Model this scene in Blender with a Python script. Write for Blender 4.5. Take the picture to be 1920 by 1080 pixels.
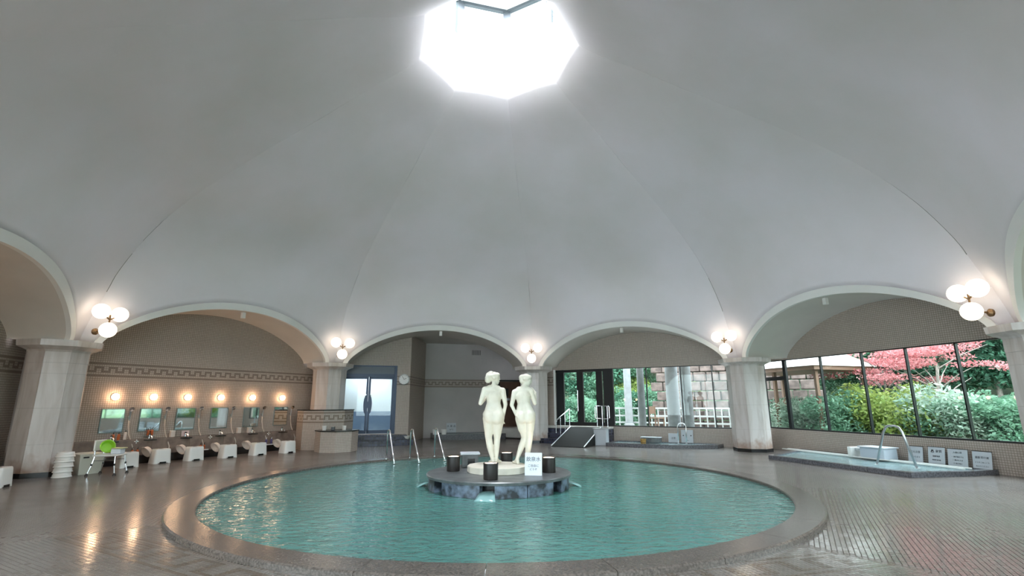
import bpy, bmesh, math, random
from math import sin, cos, pi, radians as R_, sqrt, hypot
from mathutils import Vector, Matrix
random.seed(7)
S = bpy.context.scene
for o in list(bpy.data.objects): bpy.data.objects.remove(o)

# ------------------------------------------------------------------ camera, sky, light, exposure
cam_d = bpy.data.cameras.new('camera'); cam = bpy.data.objects.new('camera', cam_d)
S.collection.objects.link(cam); S.camera = cam
cam_d.sensor_width = 36; cam_d.lens = 935 / 1920 * 36; cam_d.clip_start = .05; cam_d.clip_end = 300
PITCH = R_(12.9)
cam.location = (0, 0, 1.5)
cam.rotation_euler = (Matrix.Rotation(pi/2 + PITCH, 3, 'X') @ Matrix.Rotation(R_(-.15), 3, 'Z')).to_euler()

w = bpy.data.worlds.new('sky'); S.world = w; w.use_nodes = True
wn = w.node_tree.nodes; wl = w.node_tree.links
bg = wn['Background']
tc = wn.new('ShaderNodeTexCoord'); nz = wn.new('ShaderNodeTexNoise'); nz.inputs['Scale'].default_value = 2.2
cr = wn.new('ShaderNodeValToRGB'); cr.color_ramp.elements[0].color = (.78, .89, 1, 1); cr.color_ramp.elements[1].color = (.95, .98, 1, 1)
wl.new(tc.outputs['Generated'], nz.inputs['Vector']); wl.new(nz.outputs['Fac'], cr.inputs['Fac']); wl.new(cr.outputs['Color'], bg.inputs['Color'])
bg.inputs['Strength'].default_value = 6.5
S.view_settings.view_transform = 'Standard'; S.view_settings.look = 'None'; S.view_settings.gamma = 1
S.view_settings.use_curve_mapping = False
S.view_settings.exposure = 0.8
S.cycles.max_bounces = 9; S.cycles.diffuse_bounces = 6; S.cycles.glossy_bounces = 4
S.cycles.transparent_max_bounces = 12; S.cycles.sample_clamp_indirect = 8; S.cycles.caustics_reflective = False; S.cycles.caustics_refractive = False
S.cycles.use_denoising = True

C = S.collection
# ------------------------------------------------------------------ octagon
OC = Vector((-.32, 10.12, 0)); PHI = R_(173.2); RC = 9.8
COS, SIN = cos(pi/8), sin(pi/8)
col_dir = [Vector((cos(PHI - k*pi/4), sin(PHI - k*pi/4), 0)) for k in range(8)]
col_pt = [OC + RC*d for d in col_dir]
LS = (col_pt[0]-col_pt[1]).length
AP = RC*COS
def sd(k):
    A, B = col_pt[k % 8], col_pt[(k+1) % 8]; d = (B-A).normalized(); n = Vector((-d.y, d.x, 0)); return A, d, n
def sp(k, s, off, z=0):
    A, d, n = sd(k); p = A + d*s + n*off; return Vector((p.x, p.y, z))
def srot(k):
    A, d, n = sd(k); return math.atan2(d.y, d.x)
POOL = Vector((-.24, 9.87, 0)); RIN, ROUT = 4.82, 5.2
ISL = Vector((-.25, 9.7, 0))

area = bpy.data.lights.new('lantern_fill_lamp', 'AREA'); area.shape = 'DISK'; area.size = 2.7; area.energy = 620; area.color = (.90, .93, 1)  # fill lamp added under the lantern roof to brighten the hall
ao = bpy.data.objects.new('lantern_fill_lamp', area); C.objects.link(ao); ao.location = (OC.x, OC.y, 12.0)
def portal(loc, rot, sx, sy):
    l = bpy.data.lights.new('window_portal', 'AREA'); l.shape = 'RECTANGLE'; l.size = sx; l.size_y = sy; l.cycles.is_portal = True
    o = bpy.data.objects.new('window_portal', l); C.objects.link(o); o.location = loc; o.rotation_euler = rot

# ------------------------------------------------------------------ materials
def newmat(name):
    m = bpy.data.materials.new(name); m.use_nodes = True
    n = m.node_tree.nodes; return m, n, m.node_tree.links, n['Principled BSDF']
def mat(name, col, rough=.5, metal=0, noise=0, nscale=8, bump=0, spec=.5, emit=0, ecol=None, coat=0, dark=None, nlo=.35, nhi=.65, detail=4):
    m, n, l, b = newmat(name)
    b.inputs['Base Color'].default_value = (*col, 1); b.inputs['Roughness'].default_value = rough; b.inputs['Metallic'].default_value = metal
    b.inputs['Specular IOR Level'].default_value = spec
    if coat: b.inputs['Coat Weight'].default_value = coat; b.inputs['Coat Roughness'].default_value = .15
    if noise or bump:
        t = n.new('ShaderNodeTexCoord'); q = n.new('ShaderNodeTexNoise'); q.inputs['Scale'].default_value = nscale; q.inputs['Detail'].default_value = detail
        l.new(t.outputs['Object'], q.inputs['Vector'])
        if noise:
            r = n.new('ShaderNodeValToRGB'); e = r.color_ramp.elements
            dk = dark or tuple(c*(1-noise) for c in col)
            e[0].position = nlo; e[1].position = nhi; e[0].color = (*dk, 1); e[1].color = (*col, 1)
            l.new(q.outputs['Fac'], r.inputs['Fac']); l.new(r.outputs['Color'], b.inputs['Base Color'])
        if bump:
            u = n.new('ShaderNodeBump'); u.inputs['Strength'].default_value = bump; u.inputs['Distance'].default_value = .02
            l.new(q.outputs['Fac'], u.inputs['Height']); l.new(u.outputs['Normal'], b.inputs['Normal'])
    if emit:
        b.inputs['Emission Color'].default_value = (*(ecol or col), 1); b.inputs['Emission Strength'].default_value = emit
    return m
def M(n, op, a, b=None, c=None, links=None):
    x = n.new('ShaderNodeMath'); x.operation = op
    for i, v in enumerate((a, b, c)):
        if v is None: continue
        if isinstance(v, (int, float)): x.inputs[i].default_value = v
        else: links.new(v, x.inputs[i])
    return x.outputs[0]
def tile_mat(name, light, dark, grout, rough, band=None, pitch=.05, kind='wall', bumps=.4, var=.12):
    """mosaic from UV in metres; band = v of the lower edge of the key pattern"""
    m, n, l, b = newmat(name)
    uv = n.new('ShaderNodeUVMap'); sx = n.new('ShaderNodeSeparateXYZ'); l.new(uv.outputs['UV'], sx.inputs[0])
    u0, v0 = sx.outputs['X'], sx.outputs['Y']
    f = lambda *a: M(n, *a, links=l)
    us, vs = f('DIVIDE', u0, pitch), f('DIVIDE', v0, pitch)
    cu, cv = f('FLOOR', us), f('FLOOR', vs)
    fu, fv = f('FRACT', us), f('FRACT', vs)
    g = .1
    eu = f('ABSOLUTE', f('SUBTRACT', fu, .5)); ev = f('ABSOLUTE', f('SUBTRACT', fv, .5))
    e = f('MAXIMUM', eu, ev); grt = f('GREATER_THAN', e, .5-g)
    cxy = n.new('ShaderNodeCombineXYZ'); l.new(cu, cxy.inputs[0]); l.new(cv, cxy.inputs[1])
    wn_ = n.new('ShaderNodeTexWhiteNoise'); l.new(cxy.outputs[0], wn_.inputs['Vector'])
    mk = None
    if band is not None:
        r = f('SUBTRACT', cv, round(band/pitch))
        def eq(a, k): return f('COMPARE', a, float(k), .1)
        if kind == 'wall':
            c = f('FLOORED_MODULO', cu, 6.0)
            lines = f('MAXIMUM', eq(r, 0), eq(r, 6))
            vert = f('MULTIPLY', f('MAXIMUM', eq(c, 0), eq(c, 3)), f('MAXIMUM', f('MAXIMUM', eq(r, 2), eq(r, 3)), eq(r, 4)))
            top = f('MULTIPLY', f('MAXIMUM', eq(c, 1), eq(c, 2)), eq(r, 4))
            bot = f('MULTIPLY', f('MAXIMUM', eq(c, 4), eq(c, 5)), eq(r, 2))
            mk = f('MAXIMUM', f('MAXIMUM', lines, vert), f('MAXIMUM', top, bot))
        else:
            c = f('FLOORED_MODULO', cu, 12.0)
            lines = f('MAXIMUM', eq(r, 0), eq(r, 9))
            vert = f('MULTIPLY', f('MAXIMUM', f('COMPARE', c, .5, .6), f('COMPARE', c, 6.5, .6)), f('COMPARE', r, 4.5, 2.6))
            top = f('MULTIPLY', f('COMPARE', c, 3.5, 2.6), eq(r, 7))
            bot = f('MULTIPLY', f('COMPARE', c, 9.5, 2.6), eq(r, 2))
            mk = f('MAXIMUM', f('MAXIMUM', lines, vert), f('MAXIMUM', top, bot))
    mixc = n.new('ShaderNodeMix'); mixc.data_type = 'RGBA'
    mixc.inputs['A'].default_value = (*light, 1); mixc.inputs['B'].default_value = (*dark, 1)
    if mk is not None: l.new(mk, mixc.inputs['Factor'])
    else: mixc.inputs['Factor'].default_value = 0
    va = f('MULTIPLY_ADD', wn_.outputs['Value'], var, 1-var/2)
    big = n.new('ShaderNodeTexNoise'); big.inputs['Scale'].default_value = .6; big.inputs['Detail'].default_value = 3; l.new(uv.outputs['UV'], big.inputs['Vector'])
    va = f('MULTIPLY', va, f('MULTIPLY_ADD', big.outputs['Fac'], .3, .85))
    mul = n.new('ShaderNodeVectorMath'); mul.operation = 'SCALE'; l.new(mixc.outputs['Result'], mul.inputs[0]); l.new(va, mul.inputs['Scale'])
    mg = n.new('ShaderNodeMix'); mg.data_type = 'RGBA'; l.new(grt, mg.inputs['Factor']); l.new(mul.outputs[0], mg.inputs['A']); mg.inputs['B'].default_value = (*grout, 1)
    l.new(mg.outputs['Result'], b.inputs['Base Color'])
    rr = f('MULTIPLY_ADD', grt, .3, rough)
    if kind == 'floor':
        rn = n.new('ShaderNodeTexNoise'); rn.inputs['Scale'].default_value = 1.1; rn.inputs['Detail'].default_value = 5; l.new(uv.outputs['UV'], rn.inputs['Vector'])
        rr = f('MULTIPLY_ADD', rn.outputs['Fac'], .22, f('SUBTRACT', rr, .09)); rr = f('MAXIMUM', rr, .04)
    l.new(rr, b.inputs['Roughness'])
    bp = n.new('ShaderNodeBump'); bp.inputs['Strength'].default_value = bumps; bp.inputs['Distance'].default_value = .003
    hgt = f('SUBTRACT', 1.0, grt)
    if kind == 'floor': hgt = f('ADD', hgt, f('MULTIPLY', wn_.outputs['Value'], .5))
    l.new(hgt, bp.inputs['Height']); l.new(bp.outputs['Normal'], b.inputs['Normal'])
    return m
T = {}
T['wall_tile'] = tile_mat('beige mosaic', (.46, .39, .34), (.20, .155, .13), (.25, .2, .175), .35, band=2.15)
T['counter_tile'] = tile_mat('counter mosaic', (.5, .44, .39), (.22, .17, .13), (.28, .23, .2), .35, band=.85)
T['step_tile'] = tile_mat('dark blue step tile', (.045, .05, .085), (.2, .2, .25), (.02, .02, .03), .2, pitch=.1, var=1.2)
T['floor_tile'] = tile_mat('floor mosaic', (.18, .155, .14), (.14, .11, .09), (.10, .08, .07), .17, band=5.35, kind='floor', bumps=.35, var=.2)
T['tile_light'] = mat('light floor tile', (.18, .155, .14), .14, noise=.2, nscale=4)
T['tile_dark'] = mat('brown floor tile', (.14, .11, .09), .14, noise=.2, nscale=4)
T['dome'] = mat('dome plaster', (.79, .75, .80), .55, noise=.12, nscale=.35, bump=.05, dark=(.70, .67, .68), detail=6)
T['white_paint'] = mat('white paint', (.80, .79, .77), .5, noise=.05, nscale=1)
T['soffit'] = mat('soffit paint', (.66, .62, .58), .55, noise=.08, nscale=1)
T['plaster'] = mat('grey plaster', (.46, .43, .42), .6, noise=.08, nscale=1.5)
T['crease'] = mat('joint line', (.28, .27, .26), .7)
T['rim'] = mat('pool rim granite', (.135, .112, .10), .22, noise=.5, nscale=45, bump=.06)
T['curb'] = mat('bath curb granite', (.15, .15, .17), .2, noise=.5, nscale=30)
T['slate'] = mat('island slate', (.14, .15, .155), .35, noise=.5, nscale=5, bump=.15)
T['bluestone'] = mat('blue grey mosaic stone', (.15, .19, .26), .4, noise=.93, nscale=5, bump=.3, nlo=.42, nhi=.62)
T['black'] = mat('black granite', (.012, .012, .014), .25)
T['brownstone'] = mat('brown marble', (.29, .215, .18), .25, noise=.35, nscale=5)
T['plastic'] = mat('white plastic', (.78, .77, .75), .35)
T['cream'] = mat('cream plastic', (.66, .64, .56), .4)
T['pinkcream'] = mat('pinkish basin plastic', (.72, .62, .56), .35)
T['chrome'] = mat('chrome', (.75, .76, .78), .15, 1)
T['steel'] = mat('brushed steel', (.5, .52, .54), .3, 1)
T['mirror'] = mat('mirror', (.78, .86, .86), .03, 1)
T['hose'] = mat('beige hose', (.58, .5, .44), .4)
T['darkmetal'] = mat('dark bronze frame', (.012, .014, .016), .35, .3)
T['blueframe'] = mat('navy door frame', (.02, .035, .07), .3, .3)
T['mirrorframe'] = mat('mirror edge', (.22, .27, .27), .3, .6)
T['statue'] = mat('marble statue', (.76, .72, .63), .45, noise=.12, nscale=6, bump=.03, dark=(.70, .65, .55))
T['orange'] = mat('orange bottle', (.55, .13, .04), .3)
T['purple'] = mat('violet bottle', (.10, .08, .2), .3)
T['blackplastic'] = mat('black plastic', (.015, .015, .015), .4)
T['green'] = mat('lime green plastic', (.32, .62, .04), .45)
T['yellow'] = mat('pale yellow card', (.6, .58, .3), .5)
T['pinkpaper'] = mat('pink notice', (.75, .6, .6), .5)
T['wood'] = mat('brown wood door', (.11, .055, .035), .4, noise=.3, nscale=3)
T['bucketwood'] = mat('cypress bucket', (.45, .27, .07), .5, noise=.3, nscale=20)
T['board'] = mat('notice board', (.50, .53, .57), .5)
T['ink'] = mat('printed ink', (.03, .035, .05), .6)
T['whiteboard'] = mat('white notice', (.72, .77, .85), .5)
T['bluebasin'] = mat('pale basin', (.5, .55, .62), .3)
T['mat'] = mat('black rubber mat', (.008, .008, .008), .8)
T['lampmetal'] = mat('brass lamp bracket', (.2, .12, .06), .35, .7)
T['globe'] = mat('lit opal globe', (1, .95, .85), .4, emit=1.35, ecol=(1, .86, .68))
T['bulb'] = mat('lit warm wall lamp', (1, .8, .6), .4, emit=28, ecol=(1, .62, .36))
T['uplight'] = mat('lit uplight lens', (1, .8, .6), .4, emit=15, ecol=(1, .78, .58))
T['uplightbody'] = mat('dark bronze cylinder', (.02, .016, .015), .4)
T['conc'] = mat('grey outdoor column', (.26, .27, .28), .8, noise=.2, nscale=5)
T['deck'] = mat('terrace paving', (.5, .48, .45), .8, noise=.2, nscale=3)
T['fence'] = mat('pale terrace fence', (.35, .36, .35), .7)
T['rock'] = mat('garden rock wall', (.19, .14, .125), .9, noise=.6, nscale=4, bump=.4)
T['soil'] = mat('garden ground', (.08, .13, .06), .9, noise=.6, nscale=2)
T['bark'] = mat('grey bark', (.3, .27, .24), .9, noise=.4, nscale=12)
T['roofmat'] = mat('pavilion roof', (.6, .58, .56), .7)
T['post'] = mat('brown post', (.2, .12, .08), .6)
T['splash'] = mat('falling water', (.25, .42, .42), .1)
T['clockface'] = mat('clock face', (.8, .8, .8), .4)

def leafmat(name, a, b_):
    m, n, l, b = newmat(name)
    g = n.new('ShaderNodeTexCoord'); q = n.new('ShaderNodeTexNoise'); q.inputs['Scale'].default_value = 3; l.new(g.outputs['Object'], q.inputs['Vector'])
    oi = n.new('ShaderNodeObjectInfo')
    r = n.new('ShaderNodeValToRGB'); r.color_ramp.elements[0].color = (*a, 1); r.color_ramp.elements[1].color = (*b_, 1); r.color_ramp.elements[0].position = .35; r.color_ramp.elements[1].position = .65
    l.new(q.outputs['Fac'], r.inputs['Fac']); l.new(r.outputs['Color'], b.inputs['Base Color'])
    b.inputs['Roughness'].default_value = .55
    tr = n.new('ShaderNodeBsdfTranslucent'); l.new(r.outputs['Color'], tr.inputs['Color'])
    mx = n.new('ShaderNodeMixShader'); mx.inputs[0].default_value = .4; l.new(b.outputs[0], mx.inputs[1]); l.new(tr.outputs[0], mx.inputs[2])
    l.new(mx.outputs[0], n['Material Output'].inputs['Surface'])
    return m
T['leaf_a'] = leafmat('fresh green leaves', (.08, .20, .12), (.24, .42, .29))
T['leaf_b'] = leafmat('dark green leaves', (.03, .10, .06), (.09, .24, .15))
T['leaf_y'] = leafmat('yellow green leaves', (.2, .3, .06), (.42, .5, .16))
T['leaf_r'] = leafmat('red maple leaves', (.40, .10, .11), (.6, .27, .28))
T['leaf_p'] = leafmat('pale shrub leaves', (.2, .32, .24), (.5, .6, .5))

def glassmat():
    m, n, l, b = newmat('window glass'); n.remove(b)
    t = n.new('ShaderNodeBsdfTransparent'); t.inputs[0].default_value = (.93, .98, .97, 1)
    g = n.new('ShaderNodeBsdfGlossy'); g.inputs['Roughness'].default_value = .02
    lw = n.new('ShaderNodeLayerWeight'); lw.inputs[0].default_value = .5; f = n.new('ShaderNodeMath'); f.operation = 'MULTIPLY_ADD'; f.inputs[1].default_value = .5; f.inputs[2].default_value = .02
    pw = n.new('ShaderNodeMath'); pw.operation = 'POWER'; pw.inputs[1].default_value = 5; l.new(lw.outputs['Facing'], pw.inputs[0]); l.new(pw.outputs[0], f.inputs[0])
    x = n.new('ShaderNodeMixShader'); l.new(f.outputs[0], x.inputs[0]); l.new(t.outputs[0], x.inputs[1]); l.new(g.outputs[0], x.inputs[2])
    l.new(x.outputs[0], n['Material Output'].inputs['Surface']); return m
T['glass'] = glassmat()
def watermat(name, col, sc=1.0, strength=.5, dark=None):
    m, n, l, b = newmat(name)
    b.inputs['Roughness'].default_value = .07; b.inputs['IOR'].default_value = 1.33; b.inputs['Specular IOR Level'].default_value = .62
    t = n.new('ShaderNodeTexCoord'); mp = n.new('ShaderNodeMapping'); mp.inputs['Scale'].default_value = (1, 1.6, 1); l.new(t.outputs['Object'], mp.inputs[0])
    a = n.new('ShaderNodeTexNoise'); a.inputs['Scale'].default_value = 5.5*sc; a.inputs['Detail'].default_value = 3; a.inputs['Distortion'].default_value = .6; l.new(mp.outputs[0], a.inputs['Vector'])
    c = n.new('ShaderNodeTexNoise'); c.inputs['Scale'].default_value = .5; c.inputs['Detail'].default_value = 3; l.new(t.outputs['Object'], c.inputs['Vector'])
    r = n.new('ShaderNodeValToRGB'); r.color_ramp.elements[0].color = (*(dark or tuple(v*.75 for v in col)), 1); r.color_ramp.elements[1].color = (*col, 1); r.color_ramp.elements[0].position = .3; r.color_ramp.elements[1].position = .7
    l.new(c.outputs['Fac'], r.inputs['Fac']); l.new(r.outputs['Color'], b.inputs['Base Color'])
    u = n.new('ShaderNodeBump'); u.inputs['Strength'].default_value = strength; u.inputs['Distance'].default_value = .05
    l.new(a.outputs['Fac'], u.inputs['Height']); l.new(u.outputs['Normal'], b.inputs['Normal']); return m
T['water'] = watermat('teal spring water', (.085, .235, .215))
T['bathwater'] = watermat('pale bath water', (.30, .44, .46), strength=.2)
def stonemat():
    m, n, l, b = newmat('travertine')
    t = n.new('ShaderNodeTexCoord'); mp = n.new('ShaderNodeMapping'); mp.inputs['Scale'].default_value = (3, 3, .5); l.new(t.outputs['Object'], mp.inputs[0])
    q = n.new('ShaderNodeTexNoise'); q.inputs['Scale'].default_value = 1.5; q.inputs['Detail'].default_value = 7; q.inputs['Distortion'].default_value = 1; l.new(mp.outputs[0], q.inputs['Vector'])
    r = n.new('ShaderNodeValToRGB'); e = r.color_ramp.elements; e[0].position = .3; e[0].color = (.45, .40, .37, 1); e[1].position = .6; e[1].color = (.60, .565, .55, 1)
    l.new(q.outputs['Fac'], r.inputs['Fac'])
    s = n.new('ShaderNodeSeparateXYZ'); g = n.new('ShaderNodeNewGeometry'); l.new(g.outputs['Position'], s.inputs[0])
    f = lambda *a: M(n, *a, links=l)
    q2 = n.new('ShaderNodeTexNoise'); q2.inputs['Scale'].default_value = 5; l.new(t.outputs['Object'], q2.inputs['Vector'])
    st = f('SUBTRACT', f('MULTIPLY', q2.outputs['Fac'], .8), s.outputs['Z']); st = f('MULTIPLY', f('MAXIMUM', st, 0.0), 2.2); st = f('MINIMUM', st, .7)
    x = n.new('ShaderNodeMix'); x.data_type = 'RGBA'; l.new(st, x.inputs['Factor']); l.new(r.outputs['Color'], x.inputs['A']); x.inputs['B'].default_value = (.28, .15, .09, 1)
    l.new(x.outputs['Result'], b.inputs['Base Color']); b.inputs['Roughness'].default_value = .3; return m
T['stone'] = stonemat()

# ------------------------------------------------------------------ mesh helpers
class MB:
    def __init__(s): s.bm = bmesh.new(); s.uv = None
    def box(s, x0, x1, y0, y1, z0, z1, tf=None, bev=0):
        r = bmesh.ops.create_cube(s.bm, size=1)['verts']
        for v in r: v.co = Vector((x0+(v.co.x+.5)*(x1-x0), y0+(v.co.y+.5)*(y1-y0), z0+(v.co.z+.5)*(z1-z0)))
        if bev:
            es = list({e for v in r for e in v.link_edges}); q = bmesh.ops.bevel(s.bm, geom=es, offset=bev, segments=2, affect='EDGES', profile=.5)
            r = list({v for f in q['faces'] for v in f.verts} | {v for v in r if v.is_valid})
        if tf is not None:
            for v in r: v.co = tf @ v.co
        return s
    def prism(s, pts, z0, z1, tf=None):
        b = s.bm; lo = [b.verts.new((p[0], p[1], z0)) for p in pts]; hi = [b.verts.new((p[0], p[1], z1)) for p in pts]; n = len(pts)
        for i in range(n): b.faces.new((lo[i], lo[(i+1) % n], hi[(i+1) % n], hi[i]))
        b.faces.new(lo[::-1]); b.faces.new(hi)
        if tf is not None:
            for v in lo+hi: v.co = tf @ v.co
        return s
    def lathe(s, prof, n=20, tf=None, cap=True, ph=0, sx=1, sy=1):
        b = s.bm; rings = []
        for r, z in prof:
            rings.append([b.verts.new((r*cos(ph+2*pi*i/n)*sx, r*sin(ph+2*pi*i/n)*sy, z)) for i in range(n)])
        for a, c in zip(rings, rings[1:]):
            for i in range(n): b.faces.new((a[i], a[(i+1) % n], c[(i+1) % n], c[i]))
        if cap: b.faces.new(rings[0][::-1]); b.faces.new(rings[-1])
        if tf is not None:
            for rg in rings:
                for v in rg: v.co = tf @ v.co
        return s
    def tube(s, pts, r, n=8, closed=False):
        pts = [Vector(p) for p in pts]; rs = r if isinstance(r, (list, tuple)) else [r]*len(pts); b = s.bm; rings = []; up = None
        for i, p in enumerate(pts):
            a = pts[max(i-1, 0)]; c = pts[min(i+1, len(pts)-1)]; t = (c-a).normalized()
            if up is None: up = Vector((0, 0, 1)) if abs(t.z) < .9 else Vector((1, 0, 0))
            x = t.cross(up).normalized(); y = x.cross(t).normalized(); up = y
            rings.append([b.verts.new(p + rs[i]*(x*cos(2*pi*j/n)+y*sin(2*pi*j/n))) for j in range(n)])
        for a, c in zip(rings, rings[1:]):
            for j in range(n): b.faces.new((a[j], a[(j+1) % n], c[(j+1) % n], c[j]))
        b.faces.new(rings[0][::-1]); b.faces.new(rings[-1]); return s
    def sphere(s, c, r, u=20, v=12, sc=(1, 1, 1), rot=None):
        q = bmesh.ops.create_uvsphere(s.bm, u_segments=u, v_segments=v, radius=1)['verts']
        for k in q:
            p = Vector((k.co.x*r*sc[0], k.co.y*r*sc[1], k.co.z*r*sc[2]))
            if rot is not None: p = rot @ p
            k.co = p + Vector(c)
        return s
    def build(s, name, m, parent=None, smooth=False, loc=None, rz=0, kind=None, label=None, fixn=True):
        if fixn: bmesh.ops.recalc_face_normals(s.bm, faces=s.bm.faces)
        me = bpy.data.meshes.new(name); s.bm.to_mesh(me); s.bm.free()
        if isinstance(m, (list, tuple)):
            for x in m: me.materials.append(x)
        else: me.materials.append(m)
        if smooth: me.shade_smooth() if smooth is True else me.shade_auto_smooth(smooth) if hasattr(me, 'shade_auto_smooth') else me.shade_smooth()
        o = bpy.data.objects.new(name, me); C.objects.link(o)
        if loc is not None: o.location = loc
        o.rotation_euler[2] = rz
        if parent: o.parent = parent
        if kind: o['kind'] = kind
        if label: o['label'] = label
        return o
def smooth_sharp(o, ang=35):
    me = o.data; me.shade_smooth()
    bm = bmesh.new(); bm.from_mesh(me)
    for e in bm.edges:
        if len(e.link_faces) == 2 and e.calc_face_angle(0) > R_(ang): e.smooth = False
    bm.to_mesh(me); bm.free(); return o
def tag(o, label, cat, group=None):
    o['label'] = label; o['category'] = cat
    if group: o['group'] = group
    return o
def empty(name, loc, rz=0, label=None, cat=None, group=None):
    o = bpy.data.objects.new(name, None); C.objects.link(o); o.location = loc; o.rotation_euler[2] = rz; o.empty_display_size = .1
    if label: tag(o, label, cat, group)
    return o
def copy_tree(o, parent=None):
    c = o.copy(); C.objects.link(c)
    if parent: c.parent = parent
    for ch in list(o.children): copy_tree(ch, c)
    return c
def place(src, first, loc, rz, label, cat=None, group=None):
    o = src if first else copy_tree(src); o.location = loc; o.rotation_euler[2] = rz; o['label'] = label
    if group: o['group'] = group
    return o
def struct(o, label=None):
    o['kind'] = 'structure'
    if label: o['label'] = label
    return o
def uvbox(name, A, B, pieces, th, m, parent=None, front=0):
    """wall from A to B (xy); pieces in (s0,s1,z0,z1); UV = metres; body lies behind the A-B line (outward normal side)"""
    A = Vector((A[0], A[1], 0)); B = Vector((B[0], B[1], 0)); d = (B-A).normalized(); n = Vector((-d.y, d.x, 0))
    bm = bmesh.new(); uv = bm.loops.layers.uv.new('UVMap')
    for s0, s1, z0, z1 in pieces:
        P = {}
        for a, s in enumerate((s0, s1)):
            for b, o_ in enumerate((front, th)):
                for c, z in enumerate((z0, z1)):
                    p = A + d*s + n*o_; P[a, b, c] = (bm.verts.new((p.x, p.y, z)), s, o_, z)
        for q, md in [(((0,0,0),(1,0,0),(1,0,1),(0,0,1)), 0), (((1,1,0),(0,1,0),(0,1,1),(1,1,1)), 0), (((0,1,0),(0,0,0),(0,0,1),(0,1,1)), 1),
                      (((1,0,0),(1,1,0),(1,1,1),(1,0,1)), 1), (((0,0,1),(1,0,1),(1,1,1),(0,1,1)), 2), (((0,1,0),(1,1,0),(1,0,0),(0,0,0)), 2)]:
            f = bm.faces.new([P[i][0] for i in q])
            for lp, i in zip(f.loops, q):
                _, s, o_, z = P[i]; lp[uv].uv = (s, z) if md == 0 else (o_, z) if md == 1 else (s, o_)
    bmesh.ops.recalc_face_normals(bm, faces=bm.faces)
    me = bpy.data.meshes.new(name); bm.to_mesh(me); bm.free(); me.materials.append(m)
    o = bpy.data.objects.new(name, me); C.objects.link(o)
    if parent: o.parent = parent
    return o

# ------------------------------------------------------------------ dome profile and arches
PROF = [(2.85, 9.62), (3.5, 9.38), (4.05, 9.12), (4.45, 8.95), (5.12, 8.5), (5.58, 8.1), (6.0, 7.64), (6.45, 7.05), (6.87, 6.4), (7.5, 5.35), (8.1, 4.3), (8.7, 3.3), (9.3, 2.2), (9.67, 1.76)]
def rprof(z):
    z = min(max(z, 2.85), 9.67)
    for i in range(len(PROF)-1):
        if z <= PROF[i+1][0]:
            z0, r0 = PROF[i]; z1, r1 = PROF[i+1]
            # catmull-rom
            zm, rm = PROF[max(i-1, 0)]; zp, rp = PROF[min(i+2, len(PROF)-1)]
            t = (z-z0)/(z1-z0)
            m0 = (r1-rm)/(z1-zm)*(z1-z0) if i > 0 else (r1-r0)
            m1 = (rp-r0)/(zp-z0)*(z1-z0) if i+2 < len(PROF) else (r1-r0)
            return (2*t**3-3*t*t+1)*r0+(t**3-2*t*t+t)*m0+(-2*t**3+3*t*t)*r1+(t**3-t*t)*m1
    return PROF[-1][1]
def arch_z(x, a, rise, z0=2.85):
    x = abs(x)
    if x >= a: return z0
    Rr = (a*a+rise*rise)/(2*rise); arc = rise-(Rr-sqrt(Rr*Rr-x*x)); el = rise*sqrt(1-(x/a)**2)
    return z0 + .62*arc+.38*el
def ss(t): t = min(max(t, 0), 1); return t*t*(3-2*t)
def dome_pt(k, sN, z, push=0):
    r = rprof(z); A, d, n = sd(k); half = r*SIN; ap = r*COS
    bul = .68*ss((z-4.3)/2)*ss((9.5-z)/1.2)
    ap2 = ap + (r-ap)*(1-sN*sN)*bul + push
    p = OC + n*ap2 + d*(sN*half*(1+push/r)); return Vector((p.x, p.y, z))
A_OUT, R_OUT, A_IN, R_IN = 3.38, 1.40, 3.22, 1.22
bm = bmesh.new(); NS, NZ = 48, 36
for k in range(8):
    grid = []
    for i in range(NS+1):
        sN = -cos(pi*i/NS) if True else 0
        zb = 2.85
        for _ in range(6): zb = arch_z(sN*rprof(zb)*SIN, A_OUT, R_OUT)
        col_ = []
        for j in range(NZ+1):
            t = j/NZ; z = zb+(9.67-zb)*t; col_.append(bm.verts.new(dome_pt(k, sN, z)))
        grid.append(col_)
    for i in range(NS):
        for j in range(NZ):
            try: bm.faces.new((grid[i][j], grid[i+1][j], grid[i+1][j+1], grid[i][j+1]))
            except ValueError: pass
bmesh.ops.remove_doubles(bm, verts=bm.verts, dist=.0005)
me = bpy.data.meshes.new('ceiling'); bm.to_mesh(me); bm.free(); me.materials.append(T['dome'])
dome = bpy.data.objects.new('ceiling', me); C.objects.link(dome); struct(dome, 'white plaster octagonal dome vault rising to the skylight')
smooth_sharp(dome, 14)
sol = dome.modifiers.new('thick', 'SOLIDIFY'); sol.thickness = .12; sol.offset = 1 if False else 0
# joint lines on the creases
for k in (0, 1, 3, 4):
    mb = MB(); zs = [3.9+i*.14 for i in range(40)]
    seg = {0: [(4.0, 4.9), (5.2, 7.3), (8.6, 9.15)], 1: [(8.9, 9.3)], 3: [(4.3, 5.3)], 4: [(4.2, 7.1)]}[k]
    for a, b in seg:
        nn = max(4, int((b-a)/.12)); pts = []
        for i in range(nn+1):
            z = a+(b-a)*i/nn; r = rprof(z)-.075; p = OC+col_dir[k]*r; pts.append((p.x, p.y, z))
        mb.tube(pts, .010, 4)
    mb.build('joint_line', T['crease'], dome)

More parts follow.
